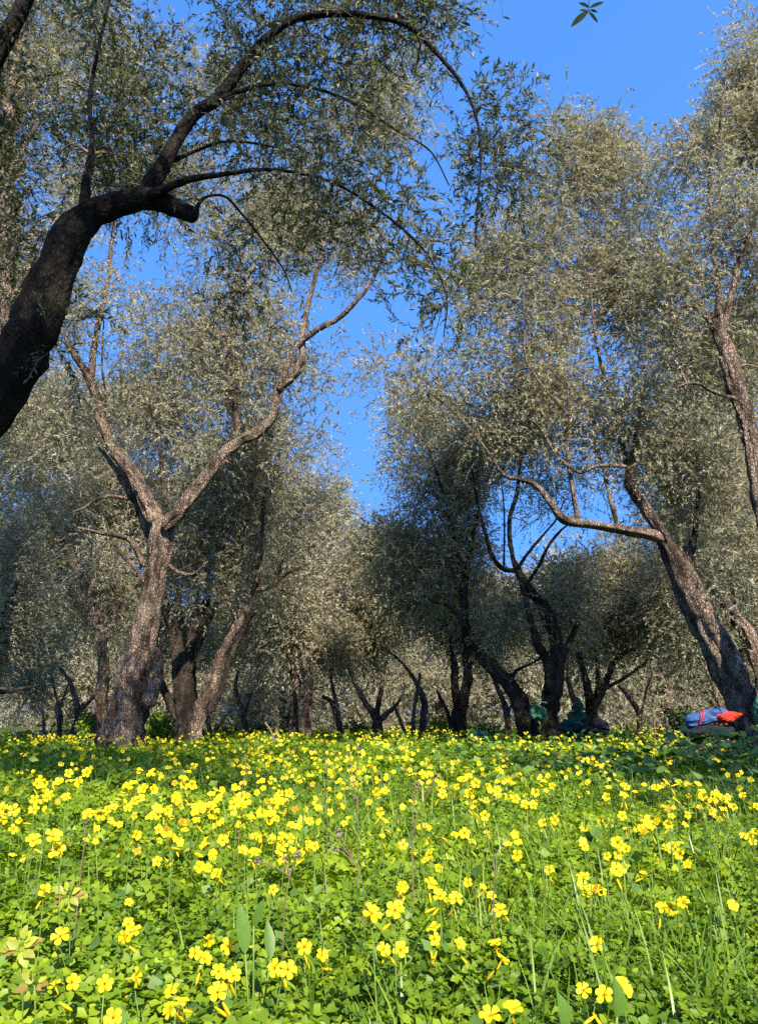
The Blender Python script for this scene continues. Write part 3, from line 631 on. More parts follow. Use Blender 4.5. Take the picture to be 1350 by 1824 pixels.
# smaller trees between, further back
mid = [
    ('far olive tree with reddish straight trunk, left half of the middle gap', 21, [[(522, 1322, 26), (524, 1280, 20), (527, 1230, 16), (528, 1190, 16), (524, 1150, 12), (520, 1110, 9)], [(526, 1200, 10), (540, 1165, 12), (552, 1145, 9), (570, 1110, 6)], [(526, 1180, 10), (512, 1160, 12), (500, 1140, 7)]],
     [B(540, 1080, 60, 60, 21, 1.2), B(560, 980, 60, 70, 21.5, 1.4), B(580, 890, 45, 35, 21.5, 1), B(500, 1130, 40, 35, 21, .8), B(600, 1050, 40, 60, 21.5, 1), B(530, 910, 40, 40, 21.5, .9), B(625, 960, 28, 45, 21.6, .8)], 210, 0.55),
    ('brown-trunked far olive standing close against the reddish one', 20, [[(546, 1322, 30), (546, 1285, 24), (550, 1240, 20), (546, 1210, 14), (540, 1170, 9)], [(550, 1240, 10), (556, 1215, 10), (552, 1190, 7)]],
     [B(550, 1170, 35, 30, 20, .8), B(600, 1150, 35, 40, 20.5, .8)], 70, 0.5),
    ('far olive with curved trunk and pale cut knobs at its foot', 22, [[(610, 1330, 22), (606, 1300, 17), (600, 1275, 16), (590, 1250, 12), (574, 1240, 8)], [(603, 1280, 14), (596, 1240, 11), (590, 1210, 9), (586, 1160, 6)]],
     [B(590, 1180, 40, 40, 22, .9), B(640, 1130, 35, 50, 22.5, .9), B(565, 1215, 28, 24, 22, .6)], 90, 0.48),
    ('far olive with low Y fork and mossy yellow stub in the middle', 21, [[(672, 1322, 34), (672, 1290, 26), (668, 1275, 22), (655, 1258, 16), (640, 1232, 13), (628, 1205, 11), (616, 1182, 8)], [(670, 1278, 18), (676, 1245, 13), (680, 1225, 12), (681, 1205, 11)], [(676, 1282, 16), (692, 1268, 13), (706, 1255, 9), (718, 1235, 7), (722, 1205, 5)]],
     [B(660, 1120, 45, 50, 22, 1), B(620, 1150, 30, 30, 21, .7), B(700, 1180, 35, 40, 21.5, .8), B(650, 1050, 40, 50, 22.5, 1), B(700, 1100, 40, 45, 22, .9)], 130, 0.46),
    ('far olive with two close upright stems right of the Y-forked one', 20, [[(752, 1322, 24), (753, 1290, 18), (756, 1255, 16), (748, 1230, 14), (735, 1205, 9), (720, 1185, 7), (700, 1165, 6), (685, 1145, 4)], [(738, 1320, 14), (736, 1280, 11), (742, 1240, 10), (748, 1200, 8)], [(725, 1318, 12), (716, 1290, 9), (705, 1265, 8), (700, 1250, 5)]],
     [B(740, 1150, 50, 50, 20, 1), B(770, 1200, 28, 35, 20, .7), B(720, 1080, 45, 50, 20.5, 1), B(700, 1210, 25, 25, 20, .6), B(660, 990, 40, 60, 21, .9)], 150, 0.42),
    ('slim far olive bending left, in front of the grey foliage on the right', 19, [[(1138, 1325, 18), (1139, 1290, 14), (1137, 1270, 14), (1126, 1250, 13), (1112, 1232, 10), (1100, 1222, 7)], [(1140, 1280, 7), (1146, 1250, 6), (1152, 1225, 5), (1160, 1205, 3)]],
     [B(1110, 1190, 35, 25, 19, .7, .7), B(1160, 1190, 30, 30, 19.5, .7, .7), B(1080, 1180, 30, 25, 19.3, .6)], 70, 0.45),
    ('thin far olive stem curving up behind the blue bundle', 17, [[(1300, 1320, 18), (1287, 1262, 14), (1270, 1232, 13), (1262, 1205, 11), (1257, 1170, 8), (1250, 1130, 5)]],
     [B(1240, 1130, 40, 40, 17.5, .8), B(1270, 1090, 35, 35, 17.5, .7), B(1200, 1150, 35, 40, 17.5, .8)], 110, 0.4),
    ('far olive with crossing stems behind the crooked trunk', 18, [[(905, 1325, 22), (904, 1290, 16), (900, 1260, 14), (888, 1230, 13), (878, 1205, 9)], [(903, 1285, 8), (912, 1250, 6), (930, 1225, 4)]],
     [B(880, 1160, 40, 40, 18.5, .9), B(930, 1180, 35, 35, 18.5, .8), B(900, 1090, 40, 40, 18.5, .9)], 120, 0.46),
    ('pale-trunked far olive with green net cone round its stem', 18.5, [[(1038, 1325, 26), (1034, 1290, 18), (1026, 1260, 15), (1016, 1230, 13), (1010, 1205, 10)], [(1040, 1300, 10), (1046, 1260, 8), (1042, 1230, 6)]],
     [B(1010, 1170, 40, 35, 19, .9), B(960, 1200, 28, 25, 19, .7), B(1060, 1180, 28, 28, 19, .7)], 90, 0.46),
    ('far left olive with dark leaning trunk beside the bare forked one', 24, [[(128, 1345, 30), (133, 1310, 22), (140, 1280, 18), (136, 1250, 14), (125, 1215, 10), (108, 1190, 7)], [(138, 1275, 10), (155, 1255, 8), (180, 1230, 6), (200, 1205, 4)]],
     [B(120, 1170, 50, 30, 24, 1, .6), B(180, 1180, 40, 40, 24.5, 1, .6), B(90, 1120, 50, 40, 25, 1)], 90, 0.6),
    ('far left olive with straight grey trunk and sawn-off knobby head', 26, [[(106, 1345, 16), (106, 1310, 13), (107, 1280, 14), (104, 1262, 15), (104, 1250, 8)], [(105, 1260, 6), (98, 1230, 5), (92, 1200, 4)], [(107, 1262, 6), (116, 1235, 5), (128, 1205, 3)]],
     [B(70, 1190, 40, 35, 26, 1, .7), B(50, 1250, 40, 35, 27, 1)], 70, 0.6),
    ('thin pale V-shaped far olive sapling at the left edge of the meadow', 27, [[(79, 1345, 9), (79, 1320, 8), (79, 1290, 7), (76, 1265, 4)], [(80, 1330, 5), (90, 1305, 4), (98, 1285, 3)]],
     [B(60, 1290, 30, 25, 27.5, .8)], 30, 0.6),
    ('dark olive with low crown half cut by the left edge', 13, [[(-70, 1345, 60), (-60, 1270, 46), (-45, 1200, 40), (-20, 1150, 30), (10, 1090, 18), (30, 1040, 9)], [(-45, 1200, 16), (0, 1232, 10), (40, 1226, 7), (75, 1220, 3)]],
     [B(10, 1120, 55, 55, 13, .9), B(-10, 1190, 50, 50, 12.8, .8), B(60, 1060, 50, 45, 13.4, .8), B(20, 1000, 60, 50, 13.4, .9), B(-60, 1080, 60, 90, 13, 1)], 200, 0.28),
    ('sunlit grey-leaved olive at left behind the tall forked tree', 17, [[(175, 1340, 50), (180, 1260, 34), (185, 1180, 28), (170, 1090, 24), (140, 1020, 18), (100, 940, 12), (60, 860, 7)], [(183, 1150, 14), (205, 1100, 11), (200, 1040, 8), (215, 960, 5)], [(172, 1100, 10), (140, 1010, 9), (115, 1010, 7), (90, 1050, 4)]],
     [B(60, 820, 80, 80, 17, 1.5), B(130, 900, 70, 70, 17, 1.3), B(50, 950, 70, 60, 17, 1.2), B(110, 760, 60, 60, 17.4, 1.1), B(190, 1010, 50, 50, 17, 1), B(20, 720, 60, 60, 17.5, 1.1), B(200, 860, 50, 50, 17.3, 1), B(110, 1080, 50, 40, 17, .9), B(230, 1110, 40, 50, 17.2, .9)], 330, 0.6),
    ('far olive with thin dark trunk left of the reddish-trunked far pair', 24, [[(440, 1322, 20), (437, 1290, 14), (428, 1255, 11), (420, 1225, 9), (425, 1195, 6)], [(436, 1280, 8), (443, 1250, 6), (450, 1230, 4)]],
     [B(420, 1180, 50, 40, 24.5, 1.1), B(470, 1200, 40, 40, 25, 1), B(430, 1110, 50, 50, 25, 1.1), B(480, 1130, 40, 50, 25.5, 1)], 150, 0.55),
    ('small far olive with thin stem just right of the dark double trunk', 23, [[(375, 1325, 16), (374, 1300, 12), (370, 1275, 10), (366, 1255, 6)], [(378, 1310, 8), (395, 1285, 6), (412, 1265, 4)]],
     [B(380, 1230, 40, 30, 23.5, .9), B(330, 1180, 40, 40, 24, 1), B(270, 1210, 35, 50, 24, 1)], 90, 0.58),
]
for q, (lab, Y, lm, bl, K, bt) in enumerate(mid):
    hi = [b for b in bl if b[0][2] - b[1][2] * .6 - CAMZ > 0.085 * Y]
    if hi: K = int(K * max(.5, len(hi) / len(bl))); bl = hi
    else: bl = [(b[0] + np.array([0, 0, .05 * Y]), b[1], b[2]) for b in bl]; K = int(K * .6)
    bt += .1
    olive_tree(lab, [L(Y, x) for x in lm], bl, int(K * .75), 29, 12, 0.0046 * Y + 0.005, 0.0016 * Y, 40 + q, sigma=0.0145 * Y, base_t=bt, Lr=(0.25, 0.5), strips=False, seg=8, rough=.14,
               bark=M_barkshade if Y < 14 else M_bark)

# backdrop trees: three grown as prototypes in world metres, then copied
def proto_tree(seed, h, spread, K, label, per=26, ll=.17, lw=.052, sg=.5, zr=(.09, .86)):
    rg = np.random.default_rng(seed)
    root = thing('olive_tree', label, 'tree', (0, 0, 0), 'far olive trees closing the grove')
    a = rg.uniform(0, 6.3)
    trunk = np.array([[0, 0, -.2, .30], [.05, .02, .5, .22], [.15 * math.cos(a), .15 * math.sin(a), 1.3, .18], [.3 * math.cos(a), .3 * math.sin(a), 2.0, .15]])
    s = catmull(trunk, 14); v, f = tube(s[:, :3], s[:, 3], 9, .15, .15, rg)
    link('trunk', mesh_np('trunk', v, f, M_bark, True), root)
    nodes = [s[5:, :3]]; rads = [s[5:, 3]]
    for k in range(4):
        b = a + k * 1.57 + rg.uniform(-.4, .4); top = trunk[-1]
        e = np.array([top, [top[0] + .5 * math.cos(b), top[1] + .5 * math.sin(b), 3.0, .09], [top[0] + spread * .6 * math.cos(b), top[1] + spread * .6 * math.sin(b), h * .62, .05], [top[0] + spread * .7 * math.cos(b), top[1] + spread * .7 * math.sin(b), h * .85, .02]])
        e[0, 3] = .12
        q = catmull(e, 16); v, f = tube(q[:, :3], q[:, 3], 7, .1, .1, rg)
        link('limb', mesh_np('limb', v, f, M_bark, True), root)
        nodes.append(q[2:, :3]); rads.append(q[2:, 3])
    blobs = [(np.array([rg.uniform(-1, 1) * spread * .7, rg.uniform(-1, 1) * spread * .6, rg.uniform(*zr) * h]), (spread * rg.uniform(.35, .6), spread * .45, h * rg.uniform(.1, .18)), 1) for _ in range(15)]
    A = sample_blobs(blobs, K, rg)
    br = grow(np.vstack(nodes), np.concatenate(rads), A, rg)
    acc = Acc()
    for path, rr in br:
        v, f = tube(path, rr, 4, cap=False); acc.add(v, f)
    tag(link('branchwork', acc.mesh('branchwork', M_twig), root), kind='stuff')
    v, t, tw = foliage(br, A, per, 12, sg, ll, lw, rg, 0.62, Lr=(.4, .8), tri=True)
    tag(link('crown', mesh_np('crown', v, np.arange(len(v)).reshape(-1, 3), M_leaf, False, t), root), kind='stuff')
    return root

FAR = 'distant grey-green olive tree closing the view at the back of the grove'
protos = [proto_tree(90 + k, 7.5 + k * .8, 3.0 + .3 * k, 190, FAR) for k in range(3)]
spots = []
for k in range(11):
    spots.append((-23 + k * 4.5 + rng.uniform(-1, 1), 36 + rng.uniform(-2, 3)))
for k in range(13):
    spots.append((-36 + k * 6 + rng.uniform(-1.5, 1.5), 53 + rng.uniform(-3, 4)))
for k in range(15):
    spots.append((-50 + k * 7.2 + rng.uniform(-2, 2), 74 + rng.uniform(-4, 6)))
for i, (x, y) in enumerate(spots):
    o = protos[i] if i < 3 else copy_tree(protos[i % 3])
    o.location = (x, y, float(gz(x, y)))
    o.rotation_euler.z = rng.uniform(0, 6.28)
    s = rng.uniform(.85, 1.1) * (1.0 if y < 45 else 1.25); o.scale = (s, s, s * rng.uniform(.85, 1.05))
# tall crowns filling the view behind the nearer trees
fine = proto_tree(97, 11.5, 3.3, 230, '', 44, .10, .033, .42, (.33, .88))
for i, (x, y, s, rz, lab) in enumerate([(-4.6, 19, 1.0, .3, 'tall olive crown showing through the fork of the V-shaped tree'), (8.0, 17.5, .95, 2.0, 'tall olive crown rising behind the level limb at right'), (-10.5, 21, 1.05, 4.0, 'tall sunlit olive behind the dark low crown at the left edge'), (9.8, 19, .9, 5.2, 'tall olive crown behind the upright trunk at the right edge'), (-3.0, 27, .85, 1.1, 'middle-distance olive crown left of the sky gap')]):
    o = fine if i == 0 else copy_tree(fine)
    o.location = (x, y, float(gz(x, y))); o.scale = (s, s, s); o.rotation_euler.z = rz; o['label'] = lab; o['group'] = 'olive trees of the grove'
# trees of the same grove beside and behind the photographer, which throw the shade on the meadow
SH = 'olive tree standing just outside the right edge of the view'
for i, (x, y, s) in enumerate([(5.9, 0.6, 1.0)]):
    o = copy_tree(protos[i % 3]); o.location = (x, y, float(gz(x, y))); o.rotation_euler.z = 1.3 * i; o.scale = (s, s, s)
    o['label'] = SH; o['group'] = 'olive trees beside the photographer'

# ------------------------------------------------------------------ ground cover
def patch(x, y, s=1.0, ph=0.0):
    """smooth 0..1 pattern over the meadow"""
    x = np.asarray(x) * s; y = np.asarray(y) * s
    v = np.sin(x * 1.3 + 2.1 * np.sin(y * .7 + ph) + ph) + np.sin(y * 1.7 - 1.3 * np.sin(x * .9 + 2 * ph) + 1.7 * ph) + .6 * np.sin(3.1 * x + 2.3 * y + ph) + .5 * np.sin(4.7 * x - 5.3 * y + 3 * ph)
    return np.clip(v / 5.0 + 0.5, 0, 1)

def herb_top(x, y):
    return 0.10 + 0.075 * patch(x, y, 1.6, .4) + 0.045 * patch(x, y, 5.0, 2.2) + 0.05 * np.clip((np.asarray(y) - 3) / 6, 0, 1)

def scatter(n, y0, y1, rg, half=0.62, pad=0.35):
    """points over the wedge of ground in front of the camera"""
    u = rg.random(n)
    y = np.sqrt(y0 * y0 + u * (y1 * y1 - y0 * y0))
    x = rg.uniform(-1, 1, n) * (y * half + pad)
    return x, y

def frames(nrm, rg):
    a = unit(np.cross(nrm, rg.normal(size=nrm.shape))); b = np.cross(nrm, a)
    return a, b

def trifoliate(c, nrm, size, rg, lod=0):
    """three heart-shaped folded leaflets per leaf; returns verts, quads, tint"""
    n = len(c); a, b = frames(nrm, rg)
    if lod == 0:
        prof = np.array([[0.05, 0, 0], [.50, .40, .16], [.97, .40, .10], [.84, 0, -.04], [.97, -.40, .10], [.50, -.40, .16]])
        qs = np.array([[0, 3, 2, 1], [0, 5, 4, 3]])
    else:
        prof = np.array([[0.0, 0, 0], [.80, .46, .10], [.86, 0, -.05], [.80, -.46, .10]])
        qs = np.array([[0, 3, 2, 1]])
    V = []; Fq = []; T = []
    tt = np.clip(rg.normal(.5, .2, n), 0, 1)
    for k in range(3):
        th = 2.094 * k + rg.normal(0, .1, n)
        u = a * np.cos(th)[:, None] + b * np.sin(th)[:, None]
        w = np.cross(nrm, u)
        dz = rg.uniform(-.25, .12, n)[:, None]
        uu = unit(u + nrm * dz)
        p = c[:, None] + size[:, None, None] * (uu[:, None] * prof[None, :, 0:1] + w[:, None] * prof[None, :, 1:2] + nrm[:, None] * prof[None, :, 2:3] * rg.uniform(.2, 1.6, n)[:, None, None])
        V.append(p); T.append(np.repeat(np.clip(tt + rg.normal(0, .1, n), 0, 1), len(prof)))
    V = np.stack(V, 1); m = len(prof)
    Fq = (np.arange(n * 3)[:, None, None] * m + qs[None]).reshape(-1, 4)
    return V.reshape(-1, 3), Fq, np.stack([t.reshape(n, m) for t in T], 1).ravel()

def up_normals(n, tilt, rg):
    v = rg.normal(size=(n, 3)) * tilt; v[:, 2] = 1
    v += SUNV * 0.25
    return unit(v)

rg = np.random.default_rng(21)
acc = Acc()
near_leaves = []
def carpet(n, y0, y1, size, lod, tilt, zmin=.35):
    x, y = scatter(n, y0, y1, rg)
    h = herb_top(x, y)
    z = gz(x, y) + h * (zmin + (1 - zmin) * rg.random(n) ** 0.6)
    c = np.stack([x, y, z], 1)
    v, f, t = trifoliate(c, up_normals(n, tilt, rg), size * rg.uniform(.65, 1.25, n), rg, lod)
    k = len(t) // n
    t = np.clip(t + np.repeat((patch(x, y, .9, 1.3) - .5) * .5, k), 0, 1)
    acc.add(v, f, 0); acc.t[-1] = t
carpet(12500, 0.62, 2.2, 0.0215, 0, .5)
carpet(26000, 2.2, 5.5, 0.031, 1, .7)
carpet(17000, 5.5, 13, 0.048, 1, .6)
carpet(7000, 13, 30, 0.12, 1, .6)
sorrel = link('sorrel_carpet', acc.mesh('sorrel_carpet', M_sorrel))
tag(sorrel, 'carpet of bright green three-part sorrel leaves covering the meadow', 'ground cover', kind='stuff')

# the 300 leaves that show largest, each one its own piece
lp = [ ]
for k in range(4):
    v, f, t = trifoliate(np.zeros((1, 3)), np.array([[0, 0, 1.0]]), np.array([0.018]), rg, 0)
    st = np.array([[0, 0, 0], [.004, .002, -.03], [.002, -.004, -.07]])
    lp.append(mesh_np('leaf', v, f, M_sorrel, False, np.full(len(v), .38 + .16 * k)))
x, y = scatter(300, 0.70, 1.25, rg, .52, .05)
for i in range(300):
    o = link('leaf', lp[i % 4], sorrel, (x[i], y[i], float(gz(x[i], y[i]) + herb_top(x[i], y[i]) * rg.uniform(.95, 1.1))))
    o.rotation_euler = (rg.normal(0, .35) + .15, rg.normal(0, .35) + .2, rg.uniform(0, 6.3)); s = rg.uniform(.85, 1.35); o.scale = (s, s, s)

# grass
def blades(n, y0, y1, hgt, wid, seed, dens=None, segs=3):
    rg = np.random.default_rng(seed)
    x, y = scatter(n, y0, y1, rg)
    if dens is not None:
        keep = rg.random(n) < dens(x, y); x, y = x[keep], y[keep]
    n = len(x)
    h = hgt * rg.uniform(.45, 1.15, n); az = rg.uniform(0, 6.3, n); bend = rg.uniform(.15, .95, n) ** 1.3 * h
    base = np.stack([x, y, gz(x, y)], 1)
    d = np.stack([np.cos(az), np.sin(az), 0 * az], 1); sd = np.stack([-np.sin(az + rg.normal(0, .7, n)), np.cos(az), 0 * az], 1)
    w = wid * rg.uniform(.6, 1.3, n)
    V = []
    for k in range(segs + 1):
        t = k / segs
        c = base + d * (bend * t ** 2)[:, None]; c[:, 2] += h * (t - .42 * t ** 2.5 * (bend / h))
        ww = (w * (1 - t ** 2.2) * .5 + .0004)[:, None]
        V += [c - sd * ww, c + sd * ww]
    V = np.stack(V, 1); m = 2 * (segs + 1)
    q = np.array([[2 * k, 2 * k + 1, 2 * k + 3, 2 * k + 2] for k in range(segs)])
    f = (np.arange(n)[:, None, None] * m + q[None]).reshape(-1, 4)
    return V.reshape(-1, 3), f, np.repeat(np.clip(rg.normal(.5, .22, n), 0, 1), m)

def gd(x, y):
    px = 675 + F * x / y
    side = np.clip((px - 350) / 250, 0.05, 1)
    return (1 + .9 * np.clip((px - 850) / 250, 0, 1)) * side * np.clip((patch(x, y, 2.2, .9) - .30) * 2.5, 0.04, 1) * np.clip((y - 1.0) / .7, 0.10, 1)
acc = Acc()
for a in [(9500, .7, 2.6, .26, .0065, 31, gd, 4), (10500, 2.6, 6, .32, .0095, 32, gd, 3), (7000, 6, 16, .30, .014, 33, None, 2)]:
    v, f, t = blades(*a); acc.add(v, f); acc.t[-1] = t
tag(link('grass', acc.mesh('grass', M_grass, True)), 'long green grass blades rising through the sorrel', 'grass', kind='stuff')

# low broad-leaved filler herbs in the carpet
def broad(n, y0, y1, size, seed, hmul=1.0, cond=None):
    rg = np.random.default_rng(seed)
    x, y = scatter(n, y0, y1, rg)
    if cond is not None:
        k = rg.random(n) < cond(x, y); x, y = x[k], y[k]; n = len(x)
    c = np.stack([x, y, gz(x, y) + herb_top(x, y) * hmul * rg.uniform(.5, 1.05, n)], 1)
    nr = up_normals(n, .7, rg); a, b = frames(nr, rg); s = size * rg.uniform(.5, 1.3, n)[:, None]
    v = np.stack([c, c + a * s * .45 + b * s * .36 + nr * s * .08, c + a * s, c + a * s * .45 - b * s * .36 + nr * s * .08], 1).reshape(-1, 3)
    return v, np.arange(len(v)).reshape(-1, 4), np.repeat(np.clip(rg.normal(.45, .22, n), 0, 1), 4)
acc = Acc()
rightside = lambda x, y: np.clip((675 + F * x / y - 500) / 700, .12, .8)
for a in [(900, .8, 2.4, .035, 41, 1.0), (3500, 2.4, 6, .05, 42, 1.05, rightside), (9000, 6, 14, .085, 43, 1.5, rightside)]:
    v, f, t = broad(*a); acc.add(v, f); acc.t[-1] = t
tag(link('herb_leaves', acc.mesh('herb_leaves', M_broad)), 'dull green broad herb leaves scattered through the meadow', 'ground cover', kind='stuff')

# ------------------------------------------------------------------ wood sorrel flowers
def petal_geo(scale=1.0, cup=0.3):
    pr = [(.0012, .0010, 0), (.006, .0034, .0012), (.0112, .0060, .0022), (.0150, .0058, .0018), (.0172, .0030, .0002)]
    v = []
    for (r, w, z) in pr:
        v += [(r, -w, z + abs(w) * cup), (r, 0, z), (r, w, z + abs(w) * cup)]
    f = []
    for k in range(4):
        for j in range(2):
            f.append([3 * k + j, 3 * k + j + 1, 3 * k + j + 4, 3 * k + j + 3])
    return np.array(v) * scale, np.array(f)

def petal_low():
    return np.array([(.001, 0, 0), (.0125, -.0072, .002), (.0168, 0, .001), (.0125, .0072, .002)]), np.array([[0, 1, 2, 3]])

def heart_geo():
    v, f = tube(np.array([[0, 0, .0022], [0, 0, -.006], [0, 0, -.015], [0, 0, -.020]]), np.array([.0022, .0020, .0014, .0010]), 6)
    return v, f
HV, HF = heart_geo()
ME_petal = [mesh_np('petal', petal_geo(1, c)[0], petal_geo(1, c)[1], M_petal, True, np.array([0, 0, 0, .35, .2, .35] + [t] * 9)) for c, t in ((.25, .65), (.5, .95), (.1, .45))]
ME_heart = mesh_np('flower_heart', HV, HF, M_orange, True)

def whole_bloom(close, seed):
    rg = np.random.default_rng(seed); A_ = Acc(); mats = []
    for k in range(5):
        v, f = petal_geo(1, rg.uniform(.1, .45))
        th = k * 1.2566 + rg.normal(0, .08); tl = close + rg.normal(0, .08)
        r1 = Matrix.Rotation(th, 3, 'Z') @ Matrix.Rotation(-tl, 3, 'Y')
        A_.add(v @ np.array(r1).T, f, np.array([0, 0, 0, .35, .2, .35] + [rg.uniform(.4, 1)] * 9)); mats += [0] * len(f)
    A_.add(HV, HF); mats += [1] * len(HF)
    return mesh_np('bloom', np.concatenate(A_.v), np.concatenate(A_.f), [M_petal, M_orange], True, np.concatenate(A_.t), mats)
ME_bloom = [whole_bloom(c, 60 + i) for i, c in enumerate((.05, .2, .35, .6, .1, .3, .85, .0))]
bv, bf = tube(np.array([[0, 0, 0], [0, 0, .005], [0, 0, .014], [0, 0, .022], [0, 0, .027]]), np.array([.0010, .0020, .0030, .0026, .0006]), 6)
ME_bud = mesh_np('bud', bv, bf, M_petal, True, np.full(len(bv), .25))

# measured in the photo: x, y, size of the whole head in pixels, number of blooms in it
FL = [(79,1587,22,1),(108,1668,25,1),(232,1658,34,3),(387,1558,20,1),(372,1675,22,1),(420,1683,40,2),(355,1705,33,2),(403,1742,46,3),(388,1768,30,1),(187,1753,20,1),(242,1741,26,1),(115,1754,36,2),(313,1780,44,3),(202,1813,28,1),(230,1608,12,1),
(662,1627,33,1),(703,1622,31,1),(698,1687,36,2),(542,1687,28,1),(573,1702,20,1),(502,1728,38,2),(767,1575,22,1),(783,1597,26,1),(803,1603,30,2),(772,1653,22,1),(773,1673,24,1),(818,1683,22,1),(833,1572,18,1),(859,1582,14,1),(875,1597,16,1),(890,1622,24,1),(882,1683,24,1),(893,1712,28,1),(873,1810,30,1),(487,1585,12,1),
(913,1800,38,1),(1057,1773,38,2),(1063,1683,26,1),(1205,1608,34,2),(1178,1618,22,1),(1100,1553,22,1),(1038,1563,22,1),(1145,1557,14,1),(978,1553,16,1),(1106,1762,30,1),
(60,1498,22,1),(107,1500,42,3),(170,1450,30,2),(243,1488,16,1),(307,1493,20,1),(283,1478,16,1),(287,1537,26,2),(385,1555,18,1),(378,1520,16,1),(441,1518,32,2),(368,1500,15,1),(397,1497,20,1),(25,1477,16,1),(37,1463,16,1),(25,1443,17,1),(5,1442,18,1),(5,1461,15,1),(62,1433,30,3),(82,1443,15,1),(93,1417,18,1),(78,1415,18,1),(118,1420,17,1),(67,1397,17,1),(95,1395,26,2),(155,1376,18,1),(122,1378,18,1),(133,1390,24,2),(240,1412,44,4),(273,1407,18,1),(313,1425,18,1),(228,1440,16,1),(200,1440,20,2),(292,1447,24,2),(305,1455,14,1),(273,1453,17,1),(240,1453,14,1),(333,1395,30,3),(337,1428,17,1),(355,1443,18,1),(377,1447,36,4),(387,1463,28,3),(350,1463,18,1),(423,1433,26,2),(438,1458,26,2),(408,1480,18,1),(382,1427,30,3),
(753,1381,17,1),(678,1412,22,2),(677,1446,17,1),(685,1463,16,1),(680,1492,16,1),(718,1505,18,1),(737,1520,12,1),(788,1492,18,1),(765,1500,15,1),(765,1518,16,1),(817,1485,26,2),(840,1500,16,1),(865,1475,18,1),(863,1453,17,1),(835,1398,38,4),(865,1402,18,1),(885,1408,14,1),(840,1433,18,1),(857,1427,14,1),(788,1415,16,1),(780,1548,17,1),(493,1435,30,3),(483,1460,30,3),(507,1497,32,3),(508,1523,32,3),(550,1510,30,3),(532,1508,16,1),(525,1473,24,2),(588,1447,14,1),(607,1438,15,1),(622,1460,13,1),(613,1467,12,1),(657,1430,12,1),(508,1415,20,2),(552,1463,13,1),(455,1520,20,1),(457,1453,26,2),(460,1490,24,2),
(918,1423,16,1),(935,1417,11,1),(953,1412,18,1),(943,1433,22,2),(967,1467,16,1),(987,1461,16,1),(1070,1462,15,1),(1107,1454,16,1),(1188,1468,16,1),(1158,1473,16,1),(1120,1480,20,2),(1108,1515,32,3),(1097,1548,24,1),(1080,1525,14,1),(1040,1508,16,1),(978,1550,17,1),(920,1523,20,1),(905,1508,18,1),(1203,1507,22,2),(1210,1522,20,1),(1187,1512,14,1),(1167,1525,14,1),(1330,1487,20,2),(1345,1483,15,1),(1340,1500,12,1),(1280,1447,22,2),(1283,1427,32,4),(1263,1423,22,2),(1272,1413,14,1),(1295,1420,12,1),(1305,1438,14,1),(1322,1417,14,1),(1345,1438,12,1),(1240,1402,16,1),(1250,1410,12,1),(1203,1425,14,1),(1225,1417,10,1),(1163,1403,10,1),(1193,1395,22,2),(1208,1392,12,1),(1102,1392,16,1),(1115,1402,14,1),(1110,1417,16,1),(1130,1415,12,1),(1083,1408,16,1),(1080,1420,14,1),(983,1400,12,1),(1035,1477,12,1),(1048,1480,12,1),(1198,1440,10,1),(1218,1470,12,1),(1223,1452,12,1)]
rf = np.random.default_rng(77)
GRP = 'yellow wood sorrel flowers of the meadow'

def aim(p, rf, jit=.35):
    to = unit(np.array([0, 0, CAMZ]) - p); n = unit(to * .62 + np.array([0, 0, .38]) + SUNV * .35 + rf.normal(size=3) * jit)
    return Vector(n)

def stalk(px, py, size, nb, label, idx, detail):
    one = size / (1 + .42 * (nb - 1) ** .8)
    D = 0.034 * F / one                    # distance from the bloom's usual size
    Y = None
    for h in (0.0,):
        d = P(px, py, 1.0) - np.array([0, 0, CAMZ]); k = D / np.linalg.norm(d); p = np.array([0, 0, CAMZ]) + d * k
    for it in range(40):                   # keep its height above the ground that of a real stalk
        hh = p[2] - float(gz(p[0], p[1]))
        if hh < .20: D *= .97
        elif hh > .43: D *= 1.03
        else: break
        p = np.array([0, 0, CAMZ]) + d / np.linalg.norm(d) * D
    sc = one * D / F / 0.034
    sc = min(1.3, max(.75, sc))
    return make_stalk(p, nb, sc, label, detail, size, D)

